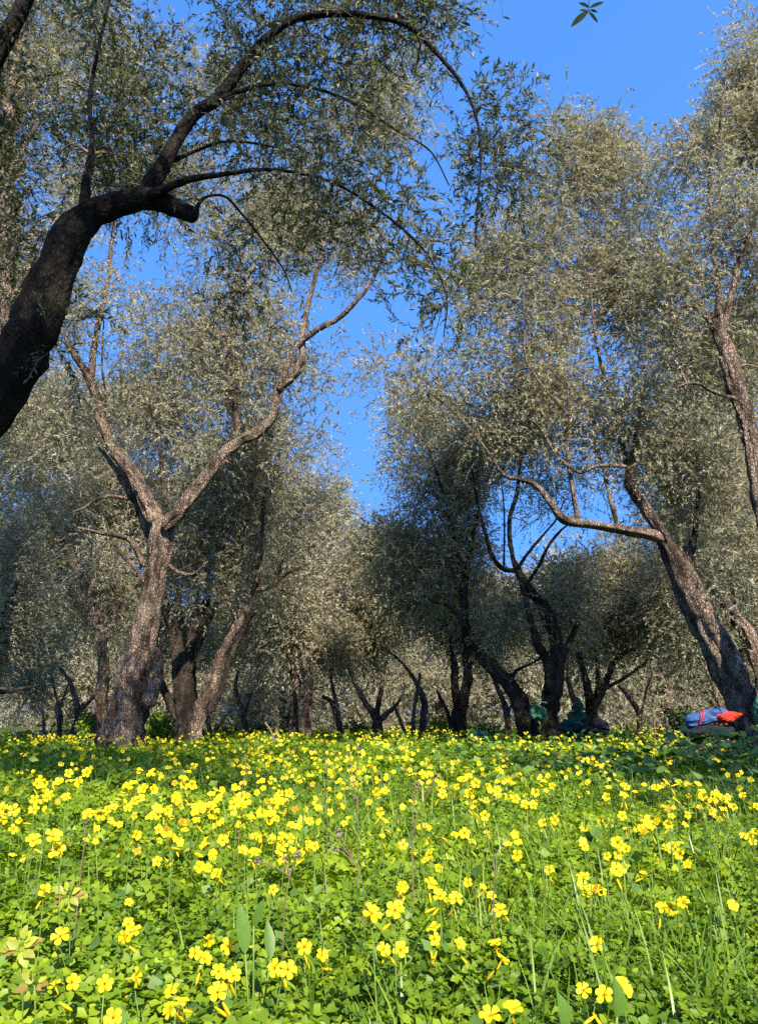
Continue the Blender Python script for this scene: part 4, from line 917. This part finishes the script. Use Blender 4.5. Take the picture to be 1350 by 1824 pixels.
def make_stalk(p, nb, sc, label, detail, size=20, D=2.0):
    g = float(gz(p[0], p[1])); off = rf.normal(size=2) * .025
    base = np.array([p[0] + off[0], p[1] + off[1], g])
    root = thing('sorrel_flower', label, 'flower', base, GRP)
    q = p - base
    hub = q - np.array([0, 0, .016])
    pth = catmull(np.array([[0, 0, 0], [hub[0] * .3, hub[1] * .2, hub[2] * .5], hub]), 5)
    v, f = tube(pth, np.linspace(.0016, .0011, 5), 4, cap=False)
    link('stem', mesh_np('stem', v, f, M_stem, True), root)
    sp = .026 * sc; sc0 = sc
    for b in range(nb):
        if nb == 1: o = np.zeros(3)
        else:
            th = b * 6.283 / nb + rf.uniform(-.4, .4); rr = sp * (.62 if nb < 4 else .8) * rf.uniform(.7, 1.2)
            o = np.array([math.cos(th) * rr, rf.normal() * .012, math.sin(th) * rr])
        c = q + o
        n = aim(base + c, rf, .45); sc = sc0 * rf.uniform(.82, 1.12)
        rot = n.to_track_quat('Z', 'Y').to_euler()
        if detail:
            bl = link('bloom', ME_heart, root, c); bl.rotation_euler = rot; bl.scale = (sc,) * 3
            cl = rf.uniform(.0, .35)
            for k in range(5):
                pe = link('petal', ME_petal[(k + b) % 3], bl)
                pe.rotation_euler = (rf.normal(0, .08), -cl + rf.normal(0, .08), k * 1.2566 + rf.normal(0, .06))
        else:
            bl = link('bloom', ME_bloom[rf.integers(0, 8)], root, c); bl.rotation_euler = rot; bl.scale = (sc,) * 3
        bl.rotation_euler.rotate_axis('Z', rf.uniform(0, 6))
    if D < 3:
        for b in range(rf.integers(0, 3)):
            bd = link('bud', ME_bud, root, hub + rf.normal(size=3) * .006)
            bd.rotation_euler = (rf.uniform(1.6, 2.8), 0, rf.uniform(0, 6.3))
    return root

ORD = ['first', 'second', 'third', 'fourth', 'fifth', 'sixth', 'seventh', 'eighth', 'ninth', 'tenth', 'eleventh', 'twelfth', 'thirteenth', 'fourteenth', 'fifteenth', 'sixteenth', 'seventeenth', 'eighteenth', 'nineteenth', 'twentieth',
       'twenty-first', 'twenty-second', 'twenty-third', 'twenty-fourth', 'twenty-fifth', 'twenty-sixth', 'twenty-seventh', 'twenty-eighth', 'twenty-ninth', 'thirtieth']
HEADS = {1: 'single yellow sorrel bloom', 2: 'pair of yellow sorrel blooms', 3: 'cluster of three yellow sorrel blooms', 4: 'dense cluster of yellow sorrel blooms'}
nearrow = sorted([q for q in FL if q[1] > 1640])
labels = {q: f'{HEADS[q[3]]}, {ORD[i]} from left along the nearest row' for i, q in enumerate(nearrow)}
MIDL = 'small yellow wood sorrel flower standing in the sunlit middle of the meadow'
for i, q in enumerate(FL):
    stalk(*q, labels.get(q, MIDL), i, q[2] / (1 + .42 * (q[3] - 1) ** .8) >= 19)
# the next largest, a little further off
n_more = 300 - len(FL)
x, y = scatter(n_more * 3, 4.0, 8.5, rf, .5, 0)
sel = np.argsort(-(patch(x, y, 1.1, 2.0) + rf.random(len(x)) * .5))[:n_more]
for i in sel:
    p = np.array([x[i], y[i], float(gz(x[i], y[i])) + rf.uniform(.18, .36)])
    make_stalk(p, int(rf.integers(1, 4)), 1.0, MIDL, False, 10, 5)

def far_flowers(n, y0, y1, scale, seed, drift=None):
    rg = np.random.default_rng(seed); x, y = scatter(n, y0, y1, rg)
    if drift: x = (rg.normal(drift[0], drift[1], n) - 675) / F * y
    k = rg.random(n) < np.clip((patch(x, y, .8, 2.0) - .33) * 2.6, .07, 1); x, y = x[k], y[k]; n = len(x)
    m = rg.integers(1, 4, n); x = np.repeat(x, m) + rg.normal(0, .022 * scale, m.sum()); y = np.repeat(y, m) + rg.normal(0, .02, m.sum()); n = len(x)
    c = np.stack([x, y, gz(x, y) + np.repeat(rg.uniform(.17, .36, len(m)), m) + rg.normal(0, .015, n)], 1)
    to = unit(np.array([[0, 0, CAMZ]]) - c); nr = unit(to * .6 + SUNV * .4 + [0, 0, .35] + rg.normal(size=c.shape) * .4)
    a, b = frames(nr, rg); pv, _ = petal_low(); V = []
    for q in range(5):
        th = q * 1.2566
        u = a * math.cos(th) + b * math.sin(th); s = -a * math.sin(th) + b * math.cos(th)
        V.append(c[:, None] + scale * (u[:, None] * pv[None, :, 0:1] + s[:, None] * pv[None, :, 1:2] + nr[:, None] * pv[None, :, 2:3]))
    V = np.stack(V, 1).reshape(-1, 3)
    return V, np.arange(len(V)).reshape(-1, 4), np.repeat(np.clip(rg.normal(.5, .25, n), 0, 1), 20)
acc = Acc()
for a in [(48, 2.6, 5.0, .95, 85, (370, 75)), (20, 2.5, 4.2, .95, 86, (500, 40)), (26, 2.8, 5.4, .95, 87, (150, 90)), (50, 1.8, 3.5, .85, 81), (560, 3.5, 8, .9, 82), (2600, 8, 17, 1.15, 83), (2000, 17, 32, 1.6, 84)]:
    v, f, t = far_flowers(*a); acc.add(v, f); acc.t[-1] = t
tag(link('sorrel_blossom', acc.mesh('sorrel_blossom', M_petal)), 'countless tiny yellow sorrel blossoms dotting the far meadow', 'flowers', kind='stuff')

# ------------------------------------------------------------------ larger plants among the flowers
def blade_mesh(name, prof, mat, tint=.5, fold=.25, curl=.15, serr=0.0):
    """leaf blade along +X of length 1, prof = [(t, halfwidth)], facing +Z"""
    v = []
    for k, (t, w) in enumerate(prof):
        ww = w * (1 + (serr if k % 2 else -serr))
        v += [(t, -ww, ww * fold - curl * t * t), (t, 0, -curl * t * t), (t, ww, ww * fold - curl * t * t)]
    f = [[3 * k + j, 3 * k + j + 1, 3 * k + j + 4, 3 * k + j + 3] for k in range(len(prof) - 1) for j in range(2)]
    return mesh_np(name, np.array(v), np.array(f), mat, True, np.full(len(v), tint))

def orient(x_dir, z_dir):
    x = Vector(x_dir).normalized(); z = Vector(z_dir); z = (z - x * z.dot(x)).normalized(); y = z.cross(x)
    return Matrix((x, y, z)).transposed().to_euler()

LANCE = [(0, .01), (.1, .09), (.25, .16), (.45, .19), (.65, .16), (.85, .08), (1, .004)]
OVATE = [(0, .05), (.08, .22), (.2, .32), (.4, .36), (.6, .30), (.8, .18), (.93, .07), (1, .004)]
ROUND = [(-.06, .12), (.04, .36), (.2, .47), (.4, .50), (.6, .48), (.8, .38), (.95, .18), (1.0, .02)]
OLV = [(0, .01), (.12, .06), (.3, .10), (.5, .115), (.7, .10), (.88, .055), (1, .003)]
ME_dock = [blade_mesh('leaf', LANCE, M_broad, .5), blade_mesh('leaf', OVATE, M_broad, .45, .3, .3), blade_mesh('leaf', LANCE, M_broad, .35)]
ME_mallow = [blade_mesh('leaf', ROUND, M_broad, t, .2, .25, .10) for t in (.3, .45, .6)]
ME_bram = [blade_mesh('leaf', OVATE, M_bramble, t, .22, .2, .09) for t in (.15, .5, .75, .95)]
ME_olv = [blade_mesh('leaf', OLV, M_sprigshade, t, .3, .12) for t in (.1, .4, .8)]

def stem_obj(pts, r0, r1, mat, parent, name='stem', seg=5, n=8):
    s = catmull(np.array(pts), n); v, f = tube(s, np.linspace(r0, r1, n), seg, cap=True)
    return link(name, mesh_np(name, v, f, mat, True), parent)

def broad_plant(name, label, leaves, D, cat='plant', group=None):
    """leaves: (base px, tip px, mesh index); all about D metres away"""
    p = np.array([P(b[0], b[1], D) for b, t, m in leaves]).mean(0)
    base = np.array([p[0], p[1] + .02, float(gz(p[0], p[1]))])
    root = thing(name, label, cat, base, group)
    for b, t, m in leaves:
        pb = P(*b, D) - base; pt = P(*t, D) - base
        pt = pt + np.array([0, rf.uniform(-.02, .03), 0])
        ln = np.linalg.norm(pt - pb)
        o = link('leaf', ME_dock[m], root, pb); o.scale = (ln, ln * .85, ln)
        n = np.array([rf.normal() * .25 + .3, -.8, .6]); o.rotation_euler = orient(pt - pb, n)
        stem_obj([[0, 0, 0], pb * .5 + [0, 0, .01], pb], .0025, .0018, M_stem, root, 'stalk', 4, 4)
    return root
DG = 'broad-leaved dock plants in the meadow'
broad_plant('dock_plant', 'upright dock leaves beside the twin blooms, lower left of centre', [((437, 1700), (431, 1605), 0), ((452, 1650), (472, 1600), 0), ((482, 1710), (476, 1640), 2)], 1.5, group=DG)
broad_plant('dock_plant', 'two broad grey-green dock leaves at the bottom edge on the right', [((1006, 1828), (1000, 1768), 1), ((1098, 1812), (1104, 1742), 1)], 1.05, group=DG)

def bramble(label, px, py, D, n, R_px):
    p = P(px, py, D); base = np.array([p[0], p[1] + .03, float(gz(p[0], p[1]))]); root = thing('bramble', label, 'plant', base, 'young brambles in the lower left corner')
    hub = p - base
    stem_obj([[0, 0, 0], hub * .5 + [.01, 0, .02], hub], .0016, .001, M_stem, root, 'cane')
    for k in range(n):
        th = k * 2.399 + rf.uniform(-.3, .3); rr = R_px * (.35 + 1.0 * (k / n)) * D / F
        d = np.array([math.cos(th), rf.uniform(-.4, .3), math.sin(th) * .8]); pb = hub + d * rr * .45
        o = link('leaf', ME_bram[k % 4], root, pb); s = R_px * .72 * D / F * rf.uniform(.65, 1.1); o.scale = (s,) * 3
        o.rotation_euler = orient(d, [rf.normal() * .3, -.75, .75])
bramble('reddish young bramble sprig at the left edge of the picture', 38, 1690, 1.35, 20, 30)
bramble('small bramble sprig with bronze leaves above the lone left bloom', 122, 1595, 1.75, 14, 24)
bramble('yellow-green bramble leaves in the bottom left corner', 62, 1755, 1.15, 11, 28)

def dry_stalk(label, pts, D, heads):
    p0 = P(*pts[0], D); base = np.array([p0[0], p0[1], float(gz(p0[0], p0[1]))]); root = thing('dry_stalk', label, 'plant', base, 'withered flower stalks')
    q = [np.zeros(3)] + [P(*a, D) - base for a in pts]
    q = [a + (rf.normal(size=3) * [.004, .004, 0] if i else 0) for i, a in enumerate(q)]
    stem_obj(q, .0021, .0012, M_dry, root, 'stem', 5, 10)
    for hx, hy, r in heads:
        h = P(hx, hy, D) - base; rr = r * D / F
        stem_obj([q[-2], (q[-2] + h) / 2 + [0, 0, .004], h], .0015, .0012, M_dry, root, 'twig', 4, 4)
        A_ = Acc()
        n = 26; d = unit(rf.normal(size=(n, 3)))
        a, b = frames(d, rf)
        v = np.stack([h + a * rr * .25, h + d * rr * 1.1 + rf.normal(size=(n, 3)) * rr * .1, h - a * rr * .25], 1).reshape(-1, 3)
        tag(link('seed_head', mesh_np('seed_head', v, np.arange(len(v)).reshape(-1, 3), M_seed), root), kind='stuff')
for a in [('dark branching stalk with brown heads among the centre-left flower cluster', [(500, 1690), (508, 1600), (512, 1560), (508, 1535)], 1.7, [(530, 1522, 8), (508, 1528, 6), (458, 1533, 7)]),
          ('withered stalk leaning left with two purple-brown heads, centre', [(645, 1590), (628, 1540), (605, 1495)], 1.9, [(603, 1482, 9), (598, 1511, 7)]),
          ('straight grey dead stalk with fluffy tip right of centre', [(737, 1490), (739, 1440), (743, 1412)], 2.2, [(742, 1398, 8)]),
          ('thin dark stalk leaning right beside the grey dead one', [(738, 1500), (752, 1440), (764, 1400)], 2.1, [(776, 1383, 7)]),
          ('tall thin stalk with pale knobs standing against the trees, centre', [(636, 1470), (630, 1410), (626, 1365)], 2.2, [(640, 1330, 6), (632, 1424, 6), (622, 1345, 4)]),
          ('purple-brown upright stalk in the grass right of centre', [(880, 1600), (881, 1550), (884, 1522)], 1.8, [(884, 1517, 4)]),
          ('short brown stalk below the left flower clusters', [(146, 1535), (150, 1490), (153, 1468)], 1.9, [(153, 1464, 4)]),
          ('thin dark bare stalk left of centre in the mid meadow', [(585, 1440), (584, 1400), (583, 1360)], 2.8, [(582, 1352, 4)]),
          ('thin brown stalk in the flowers at centre left', [(430, 1420), (436, 1380), (438, 1345)], 2.8, [(440, 1375, 4)])]:
    dry_stalk(*a)

# orange globe flower
p = P(830, 1374, 2.6); base = np.array([p[0], p[1], float(gz(p[0], p[1]))]); root = thing('globe_flower', 'closed orange-yellow globe flower standing above the other blooms', 'flower', base)
stem_obj([[0, 0, 0], (p - base) * .5 + [.01, 0, 0], p - base], .002, .0014, M_stem, root, 'stem')
for k in range(9):
    o = link('petal', ME_petal[k % 3], root, p - base - np.array([0, 0, .008])); o.rotation_euler = (rf.normal(0, .1), -1.15 + rf.normal(0, .15), k * .698); o.scale = (1.3, 1.3, 1.3)

# mallow plants in the shade on the right
def mallow(label, px, Y, h, n, sc=.095):
    n = int(n * 1.7); h *= 1.12
    x = (px - 675) / F * Y / CP; g = float(gz(x, Y)); root = thing('mallow_plant', label, 'plant', (x, Y, g), 'leafy mallows of the shaded right side')
    for k in range(n):
        th = k * 2.399 + rf.uniform(-.3, .3); rr = .05 + .26 * rf.random() ** .6; hh = h * rf.uniform(.35, 1.0) * (1 - .8 * (rr / .36) ** 2 * .4)
        c = np.array([math.cos(th) * rr, math.sin(th) * rr, hh])
        o = link('leaf', ME_mallow[k % 3], root, c); s = sc * rf.uniform(.6, 1.25); o.scale = (s,) * 3
        o.rotation_euler = orient([math.cos(th), math.sin(th), -.15], [rf.normal() * .3 + .2, rf.normal() * .3 - .35, 1])
        if k % 3 == 0:
            stem_obj([[0, 0, 0], c * .55 + [0, 0, .03], c], .004, .002, M_stem, root, 'stalk', 4, 4)
for a in [('tall mallow in front of the leaning trunk at the right edge', 1325, 7.4, .56, 26), ('mallow clump directly below the blue bundle', 1262, 7.9, .56, 26), ('dark mallow clump left of the blue bundle', 1195, 7.6, .56, 26), ('mallow clump in the dark patch right of centre', 1130, 7.0, .40, 26),
          ('low mallow nearest the grass at the right', 1255, 6.0, .34, 22), ('mallow clump at the left end of the shaded row', 1065, 7.8, .40, 24), ('low mallow beside the right edge, before the tall one', 1335, 5.8, .36, 22), ('small mallow in front of the dark patch', 1165, 5.7, .30, 20),
          ('lone mallow right of the crooked trunk', 985, 8.2, .34, 20)]:
    mallow(*a)

# wild mustard with loose yellow tops
def mustard(label, px, py, Y):
    p = P(px, py, Y); base = np.array([p[0], p[1], float(gz(p[0], p[1]))]); root = thing('mustard_plant', label, 'plant', base, 'wild mustard in front of the trees'); top = p - base
    stem_obj([[0, 0, 0], top * .5 + [.02, 0, 0], top], .004, .002, M_stem, root)
    for k in range(5):
        e = top + np.array([rf.normal() * .09, rf.normal() * .06, rf.uniform(-.10, .05)])
        stem_obj([top * .7, (top * .7 + e) / 2 + [0, 0, .02], e], .002, .001, M_stem, root, 'twig', 4, 4)
        for j in range(4):
            o = link('bloom', ME_bloom[j], root, e + rf.normal(size=3) * .022); o.scale = (.6,) * 3; o.rotation_euler = aim(base + e, rf).to_track_quat('Z', 'Y').to_euler()
    for k in range(6):
        th = k * 1.1; c = top * (.2 + .1 * k); o = link('leaf', ME_dock[2 if k % 2 else 0], root, c); o.scale = (.14 - .012 * k,) * 3; o.rotation_euler = orient([math.cos(th), math.sin(th), .3], [0, -.3, 1])
for a in [('mustard with yellow tops left of the pale stake', 1160, 1300, 8.2), ('taller mustard right of the dark net heap', 1126, 1288, 8.6), ('mustard close to the bundle on its right', 1312, 1318, 7.6), ('mustard in front of the split dark trunk', 800, 1300, 12.0), ('small mustard between two far trunks, centre', 740, 1310, 11.0), ('mustard at the foot of the blue bundle', 1250, 1322, 7.2)]:
    mustard(*a)

# low shrubs at the foot of the grove
def shrub(label, px, py, Y, rx, ry, n, t0, mat=None):
    c = P(px, py, Y); g = float(gz(c[0], c[1])); base = np.array([c[0], c[1], g]); root = thing('shrub', label, 'shrub', base, 'low shrubs between the trunks')
    s = Y / F; rg = np.random.default_rng(int(px))
    r = np.array([rx * s, rx * s * .7, ry * s]); hub = c - base
    u = unit(rg.normal(size=(n, 3))) * rg.uniform(.1, 1, (n, 1)) ** .4
    lump = 1 + .25 * np.sin(u[:, :1] * 6 + 1) * np.sin(u[:, 2:3] * 7)
    q = hub + u * r * lump; q[:, 2] = np.maximum(q[:, 2], .02)
    nr = unit(u + rg.normal(size=(n, 3)) * .7 + [0, 0, .4]); a, b = frames(nr, rg); L_ = (.0042 * Y) * rg.uniform(.6, 1.3, (n, 1))
    v = np.stack([q, q + a * L_ * .5 + b * L_ * .32, q + a * L_, q + a * L_ * .5 - b * L_ * .32], 1).reshape(-1, 3)
    tag(link('foliage', mesh_np('foliage', v, np.arange(len(v)).reshape(-1, 4), mat or M_sorrel, False, np.repeat(np.clip(rg.normal(t0, .2, n), 0, 1), 4)), root), kind='stuff')
    for k in range(4):
        e = hub + unit(rg.normal(size=3)) * r * .7; e[2] = max(e[2], .2); stem_obj([[rg.normal() * .05, 0, -.05], e * .5, e], .02, .006, M_dry, root, 'stem', 5, 5)
for a in [('sunlit yellow-green shrub left of the flared trunk', 163, 1302, 17, 24, 34, 1500, .45), ('leafy shrub between the flared trunk and the dark double trunk', 285, 1300, 16, 26, 30, 1500, .35), ('low dark shrub at the back, left of the Y-forked tree', 640, 1305, 26, 30, 20, 900, .1, M_broad),
          ('dark evergreen shrub left of the reddish trunks', 465, 1305, 26, 28, 18, 900, .1, M_broad), ('low shrub between the split trunk and the crooked trunk', 870, 1303, 22, 30, 14, 800, .15, M_broad), ('green shrub right of the double-stemmed far olive', 785, 1302, 18, 22, 22, 800, .5),
          ('dark shrub behind the blue bundle', 1225, 1285, 15, 40, 26, 1000, .05, M_broad), ('low dark shrub left of the bare forked far olive', 60, 1325, 30, 40, 22, 900, .3, M_broad), ('shrub between thin far stems left of the gap', 405, 1308, 26, 30, 16, 700, .3, M_broad)]:
    shrub(*a)

# stakes and a leaning stick
for lab, pts, Y in [('pale wooden stake left of the blue bundle', [(1190, 1318), (1188, 1300), (1187, 1278)], 12), ('thin pale stick rising from the mustard', [(1164, 1300), (1164, 1280), (1163, 1258)], 14), ('leaning pale stick before the reddish far trunk', [(494, 1325), (484, 1305), (472, 1287)], 16), ('short sawn pale stump post left of the reddish trunk', [(496, 1325), (494, 1310), (493, 1300)], 16.5)]:
    q = np.array([P(*a, Y) for a in pts]); g = float(gz(q[0][0], q[0][1])); base = np.array([q[0][0], q[0][1], g]); q = np.vstack([[base[0], base[1], g - .05], q[1:]]) - base
    root = thing('stake', lab, 'stake', base, 'stakes among the trunks'); w = .05 if 'stump' in lab else .022
    s_ = catmull(q, 10); v, f = tube(s_, np.linspace(w * 1.15, w * .85, 10), 7, .06, .08, rf); link('shaft', mesh_np('shaft', v, f, M_twig, True), root)

# ------------------------------------------------------------------ harvest nets and bundles
def plain(name, c1, c2, sc=30, rough=.6, spec=.3, bump=.4, dist=.006): return simple_mat(name, [(.3, c1), (.7, c2)], sc, rough, spec, bump, dist)
M_blue = plain('blue_sheet', (.014, .042, .15), (.035, .08, .22), 14, .6, .18, .5)
M_red = plain('red_net', (.34, .016, .010), (.50, .035, .018), 60, .7, .2, .8)
M_black = plain('black_net', (.004, .005, .008), (.016, .02, .028), 50, .85, .1, .9)
M_green = plain('green_net', (.016, .07, .042), (.045, .14, .085), 70, .8, .15, .9)
M_teal = plain('teal_net', (.006, .032, .034), (.014, .06, .06), 50, .8, .15, .9)

def lump(name, axis, rad, mat, parent, off, flat=.8, ridges=0, ramp_=.0, crumple=.06, seed=1, n=36, seg=48, box=2.0):
    """wrinkled bundle swept along axis, closed at both ends"""
    rg = np.random.default_rng(seed); s = catmull(np.column_stack([axis, rad]), n)
    c = s[:, :3]; r = s[:, 3]; tan = unit(np.gradient(c, axis=0)); a = unit(np.cross(tan, [0, 0, 1.0])); b = np.cross(a, tan)
    th = np.linspace(0, 2 * math.pi, seg, endpoint=False); t = np.linspace(0, 1, n)
    m = np.ones((n, seg))
    for k in range(10):
        e_ = np.sin(rg.integers(2, 11) * th[None] + rg.uniform(0, 6) + rg.uniform(-14, 14) * t[:, None] + 1.4 * np.sin(t[:, None] * rg.uniform(3, 12)))
        m += crumple * .30 * (1 - 2 * np.abs(e_))
    for k in range(7):
        m += crumple * .5 * np.sin(rg.integers(1, 7) * th[None] + rg.uniform(0, 6) + 2 * np.sin(t[:, None] * rg.uniform(4, 16) + rg.uniform(0, 6)))
    if ridges: m += ramp_ * np.sin(ridges * th[None] + 1.5 * np.sin(9 * t[:, None]))
    sq = (np.abs(np.cos(th)) ** box + np.abs(np.sin(th)) ** box) ** (-1 / box)
    R_ = r[:, None] * m * sq[None]
    v = c[:, None] + a[:, None] * (np.cos(th)[None] * R_)[..., None] + b[:, None] * (np.sin(th)[None] * R_ * flat)[..., None]
    v = np.vstack([v.reshape(-1, 3), c[:1], c[-1:]]); i = np.arange(n - 1)[:, None] * seg; j = np.arange(seg)[None]; j2 = (j + 1) % seg
    f = np.stack([i + j, i + seg + j, i + seg + j2, i + j2], -1).reshape(-1, 4)
    jj = np.arange(0, seg, 2); e0 = len(v) - 2; o = (n - 1) * seg
    f = np.vstack([f, np.stack([np.full_like(jj, e0), jj, (jj + 1) % seg, (jj + 2) % seg], 1), np.stack([np.full_like(jj, e0 + 1), o + (jj + 2) % seg, o + (jj + 1) % seg, o + jj], 1)])
    return link(name, mesh_np(name, v - off, f, mat, True), parent)

def ring(name, c, ax, r, flat, w, mat, parent, off, skew=0.0):
    ax = unit(np.asarray(ax, float)); a = unit(np.cross(ax, [0, 0, 1.0])); b = np.cross(a, ax); th = np.linspace(0, 2 * math.pi, 25)
    p = c + a * (np.cos(th) * r)[:, None] + b * (np.sin(th) * r * flat)[:, None] + ax * (np.sin(th) * skew)[:, None]
    v, f = tube(p, np.full(25, w), 6, cap=False); return link(name, mesh_np(name, v - off, f, mat, True), parent)

YB = 9.7; k = YB / F
def PB(x, y): return P(x, y, YB)
# heap of dark net that carries the bundle
c = PB(1268, 1296); g = float(gz(c[0], c[1])); base = np.array([c[0], c[1], g])
root = thing('net_heap', 'black folded net heap under the blue bundle', 'net', base)
lump('net_fold', np.array([PB(1218, 1302), PB(1240, 1300), PB(1275, 1299), PB(1312, 1300)]) - [0, 0, .03], [.05, .12, .13, .06], M_black, root, base, .75, 9, .05, seed=3)
lump('net_fold', np.array([[c[0] - .42, c[1], g + .14], [c[0] - .2, c[1], g + .17], [c[0] + .15, c[1], g + .17], [c[0] + .40, c[1], g + .14]]), [.08, .22, .22, .08], M_black, root, base, .85, 7, .06, seed=4)
base2 = c - [0, 0, .0]
root = thing('blue_bundle', 'blue plastic-wrapped net bundle lying beside the leaning trunk', 'bundle', base2)
ax = np.array([PB(1220, 1287), PB(1226, 1286), PB(1245, 1280), PB(1268, 1275), PB(1284, 1272), PB(1294, 1272)])
lump('sheet', ax, [.03, .080, .100, .108, .10, .05], M_blue, root, base2, .85, 4, .05, .08, 5, 44, 64, 2.6)
rd = np.array([PB(1269, 1281), PB(1274, 1279), PB(1290, 1277), PB(1304, 1274), PB(1314, 1273), PB(1320, 1272)]) - [0, .05, 0]
lump('red_net_end', rd, [.03, .088, .09, .058, .025, .045], M_red, root, base2, .75, 17, .06, .1, 6, 40, 80)
ring('red_cord', PB(1241, 1281.5), ax[3] - ax[1], .108, .9, .006, M_red, root, base2, .05)
ring('red_cord', PB(1244, 1281), ax[3] - ax[1], .109, .9, .005, M_red, root, base2, .08)
ring('black_strap', PB(1279, 1273), ax[4] - ax[2], .111, .9, .007, M_black, root, base2, -.01)
c = PB(1300, 1304); base = np.array([c[0], c[1], float(gz(c[0], c[1]))])
root = thing('blue_sack', 'crumpled bright blue sack scrap low beside the leaning trunk', 'sack', base)
lump('sheet', np.array([[c[0] - .16, c[1] - .1, base[2] + .12], [c[0] - .05, c[1] - .05, base[2] + .24], [c[0] + .06, c[1] - .05, base[2] + .22], [c[0] + .16, c[1] - .1, base[2] + .1]]), [.03, .08, .08, .02], plain('bright_blue_sheet', (.006, .05, .16), (.015, .10, .24), 20, .4, .4), root, base, 1.0, 5, .08, .08, 8)
lump('fold', np.array([[c[0] - .14, c[1] - .08, base[2] + .04], [c[0], c[1] - .1, base[2] + .08], [c[0] + .14, c[1] - .08, base[2] + .04]]), [.05, .12, .04], M_blue, root, base, .8, 5, .08, .08, 9)

def net_thing(name, label, parts, Y, group='harvest nets left in the grove'):
    c = P(*parts[0][1][0], Y); base = np.array([c[0], c[1], float(gz(c[0], c[1]))]); root = thing(name, label, 'net', base, group)
    for i, (pn, pts, rads, mat, flat, rid) in enumerate(parts):
        lump(pn, np.array([P(*a, Y) for a in pts]), np.array(rads) * Y / F, mat, root, base, flat, rid, .06, .12, 20 + i + int(pts[0][0]), 36, 48, 3.2 if 'bag' in pn else 2.0)
net_thing('green_net', 'folded green net bag tied to the trunk with the fan of branches', [('net_bag', [(943, 1266), (947, 1267), (956, 1270), (967, 1273), (972, 1274)], [5, 12, 14, 13, 5], M_green, .85, 6), ('net_flap', [(944, 1258), (956, 1260), (970, 1264)], [3, 6, 3], M_green, .6, 5), ('tie', [(942, 1256), (958, 1250), (974, 1252)], [1.2, 1.2, 1.2], M_green, 1.0, 0)], 13.0)
net_thing('green_net', 'pale green net cone wrapped round the pale far trunk', [('net_skirt', [(1029, 1249), (1030, 1257), (1031, 1270), (1032, 1288), (1033, 1300)], [5, 9, 15, 20, 21], M_green, 1.0, 11), ('knot', [(1026, 1250), (1029, 1247), (1032, 1250)], [2, 4, 2], M_green, 1.0, 0)], 18.0)
net_thing('net_heap', 'dark teal and black net heap at the foot of the low spreading olive', [('teal_fold', [(990, 1303), (1000, 1298), (1018, 1292), (1034, 1292), (1040, 1300)], [4, 12, 15, 12, 4], M_teal, .8, 8), ('black_fold', [(1016, 1306), (1030, 1300), (1048, 1297), (1070, 1295), (1084, 1302)], [6, 15, 18, 16, 5], M_black, .85, 7), ('ground_fold', [(995, 1322), (1020, 1316), (1060, 1316), (1086, 1322)], [8, 18, 18, 8], M_black, .8, 7)], 14.4)
net_thing('green_net', 'bright green net hanging on the leaning trunk at the right edge', [('net_sheet', [(1349, 1240), (1350, 1255), (1352, 1275), (1354, 1297)], [4, 12, 15, 8], M_green, .6, 9), ('net_tail', [(1352, 1290), (1354, 1310), (1356, 1340)], [6, 7, 4], M_green, .8, 7)], 9.3)
net_thing('teal_net', 'teal net roll on the ground between split trunk and crooked trunk', [('roll', [(836, 1308), (842, 1307), (856, 1307), (868, 1308)], [3, 5, 5, 3], M_teal, .9, 6), ('under_fold', [(832, 1318), (850, 1316), (870, 1318)], [5, 9, 5], M_teal, .8, 5)], 14.0)

# ------------------------------------------------------------------ near sprigs hanging from the arching front tree
t1root = [o for o in COL.objects if o.get('label', '').startswith('dark front olive')][0]
b1 = np.array(t1root.location)
def sprig(pts, n, ll, seed, spread=1.0, only_end=False):
    rg = np.random.default_rng(seed); q = np.array([P(a, b, Y) for a, b, Y in pts]) - b1
    tw = stem_obj(q, .003, .0012, M_twig, t1root, 'sprig', 5, 14)
    s = catmull(q, 60)
    for k in range(n):
        t = (k + 1) / n; i = int((.90 + .1 * t if only_end else .35 + .65 * t) * 59); d = unit(s[min(i + 1, 59)] - s[max(i - 1, 0)])
        side = unit(np.cross(d, [0, 1, .2])) * (1 if k % 2 else -1) * spread
        x = unit(d * rg.uniform(.3, .9) + side + rg.normal(size=3) * .25)
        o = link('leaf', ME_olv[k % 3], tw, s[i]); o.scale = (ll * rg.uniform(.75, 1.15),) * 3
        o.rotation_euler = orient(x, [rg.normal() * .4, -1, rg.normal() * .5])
q = np.array([P(a, b, Y) for a, b, Y in [(1000, -1500, 1.7), (1010, -900, 2.0), (1040, -300, 2.15), (1056, -40, 2.2), (1047, 20, 2.2)]]) - b1
tw = stem_obj(q, .003, .0017, M_dry, t1root, 'sprig', 5, 16)
for k, (bx, by, tx, ty) in enumerate([(1047, 20, 1016, 45), (1047, 20, 1067, 41), (1049, 14, 1078, 1), (1049, 14, 1028, 1), (1047, 20, 1031, 17), (1048, 18, 1068, 21), (1053, -10, 1085, -25), (1054, -14, 1025, -30)]):
    pb = P(bx, by, 2.2) - b1; pt = P(tx, ty, 2.2 + (.015 if k % 2 else -.015)) - b1; ln = np.linalg.norm(pt - pb) * .92
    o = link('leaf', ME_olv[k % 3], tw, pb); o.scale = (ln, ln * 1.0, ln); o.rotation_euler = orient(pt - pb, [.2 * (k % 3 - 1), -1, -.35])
for i, (x0, x1, y1) in enumerate([(790, 800, 70), (815, 835, 95), (840, 862, 55), (770, 775, 50), (880, 895, 30), (810, 820, 40)]):
    sprig([(800, -900, 2.6), (x0, -300, 2.8), ((x0 + x1) / 2, -40, 2.9), (x1, y1, 2.9)], 16, .05, 10 + i, .9)
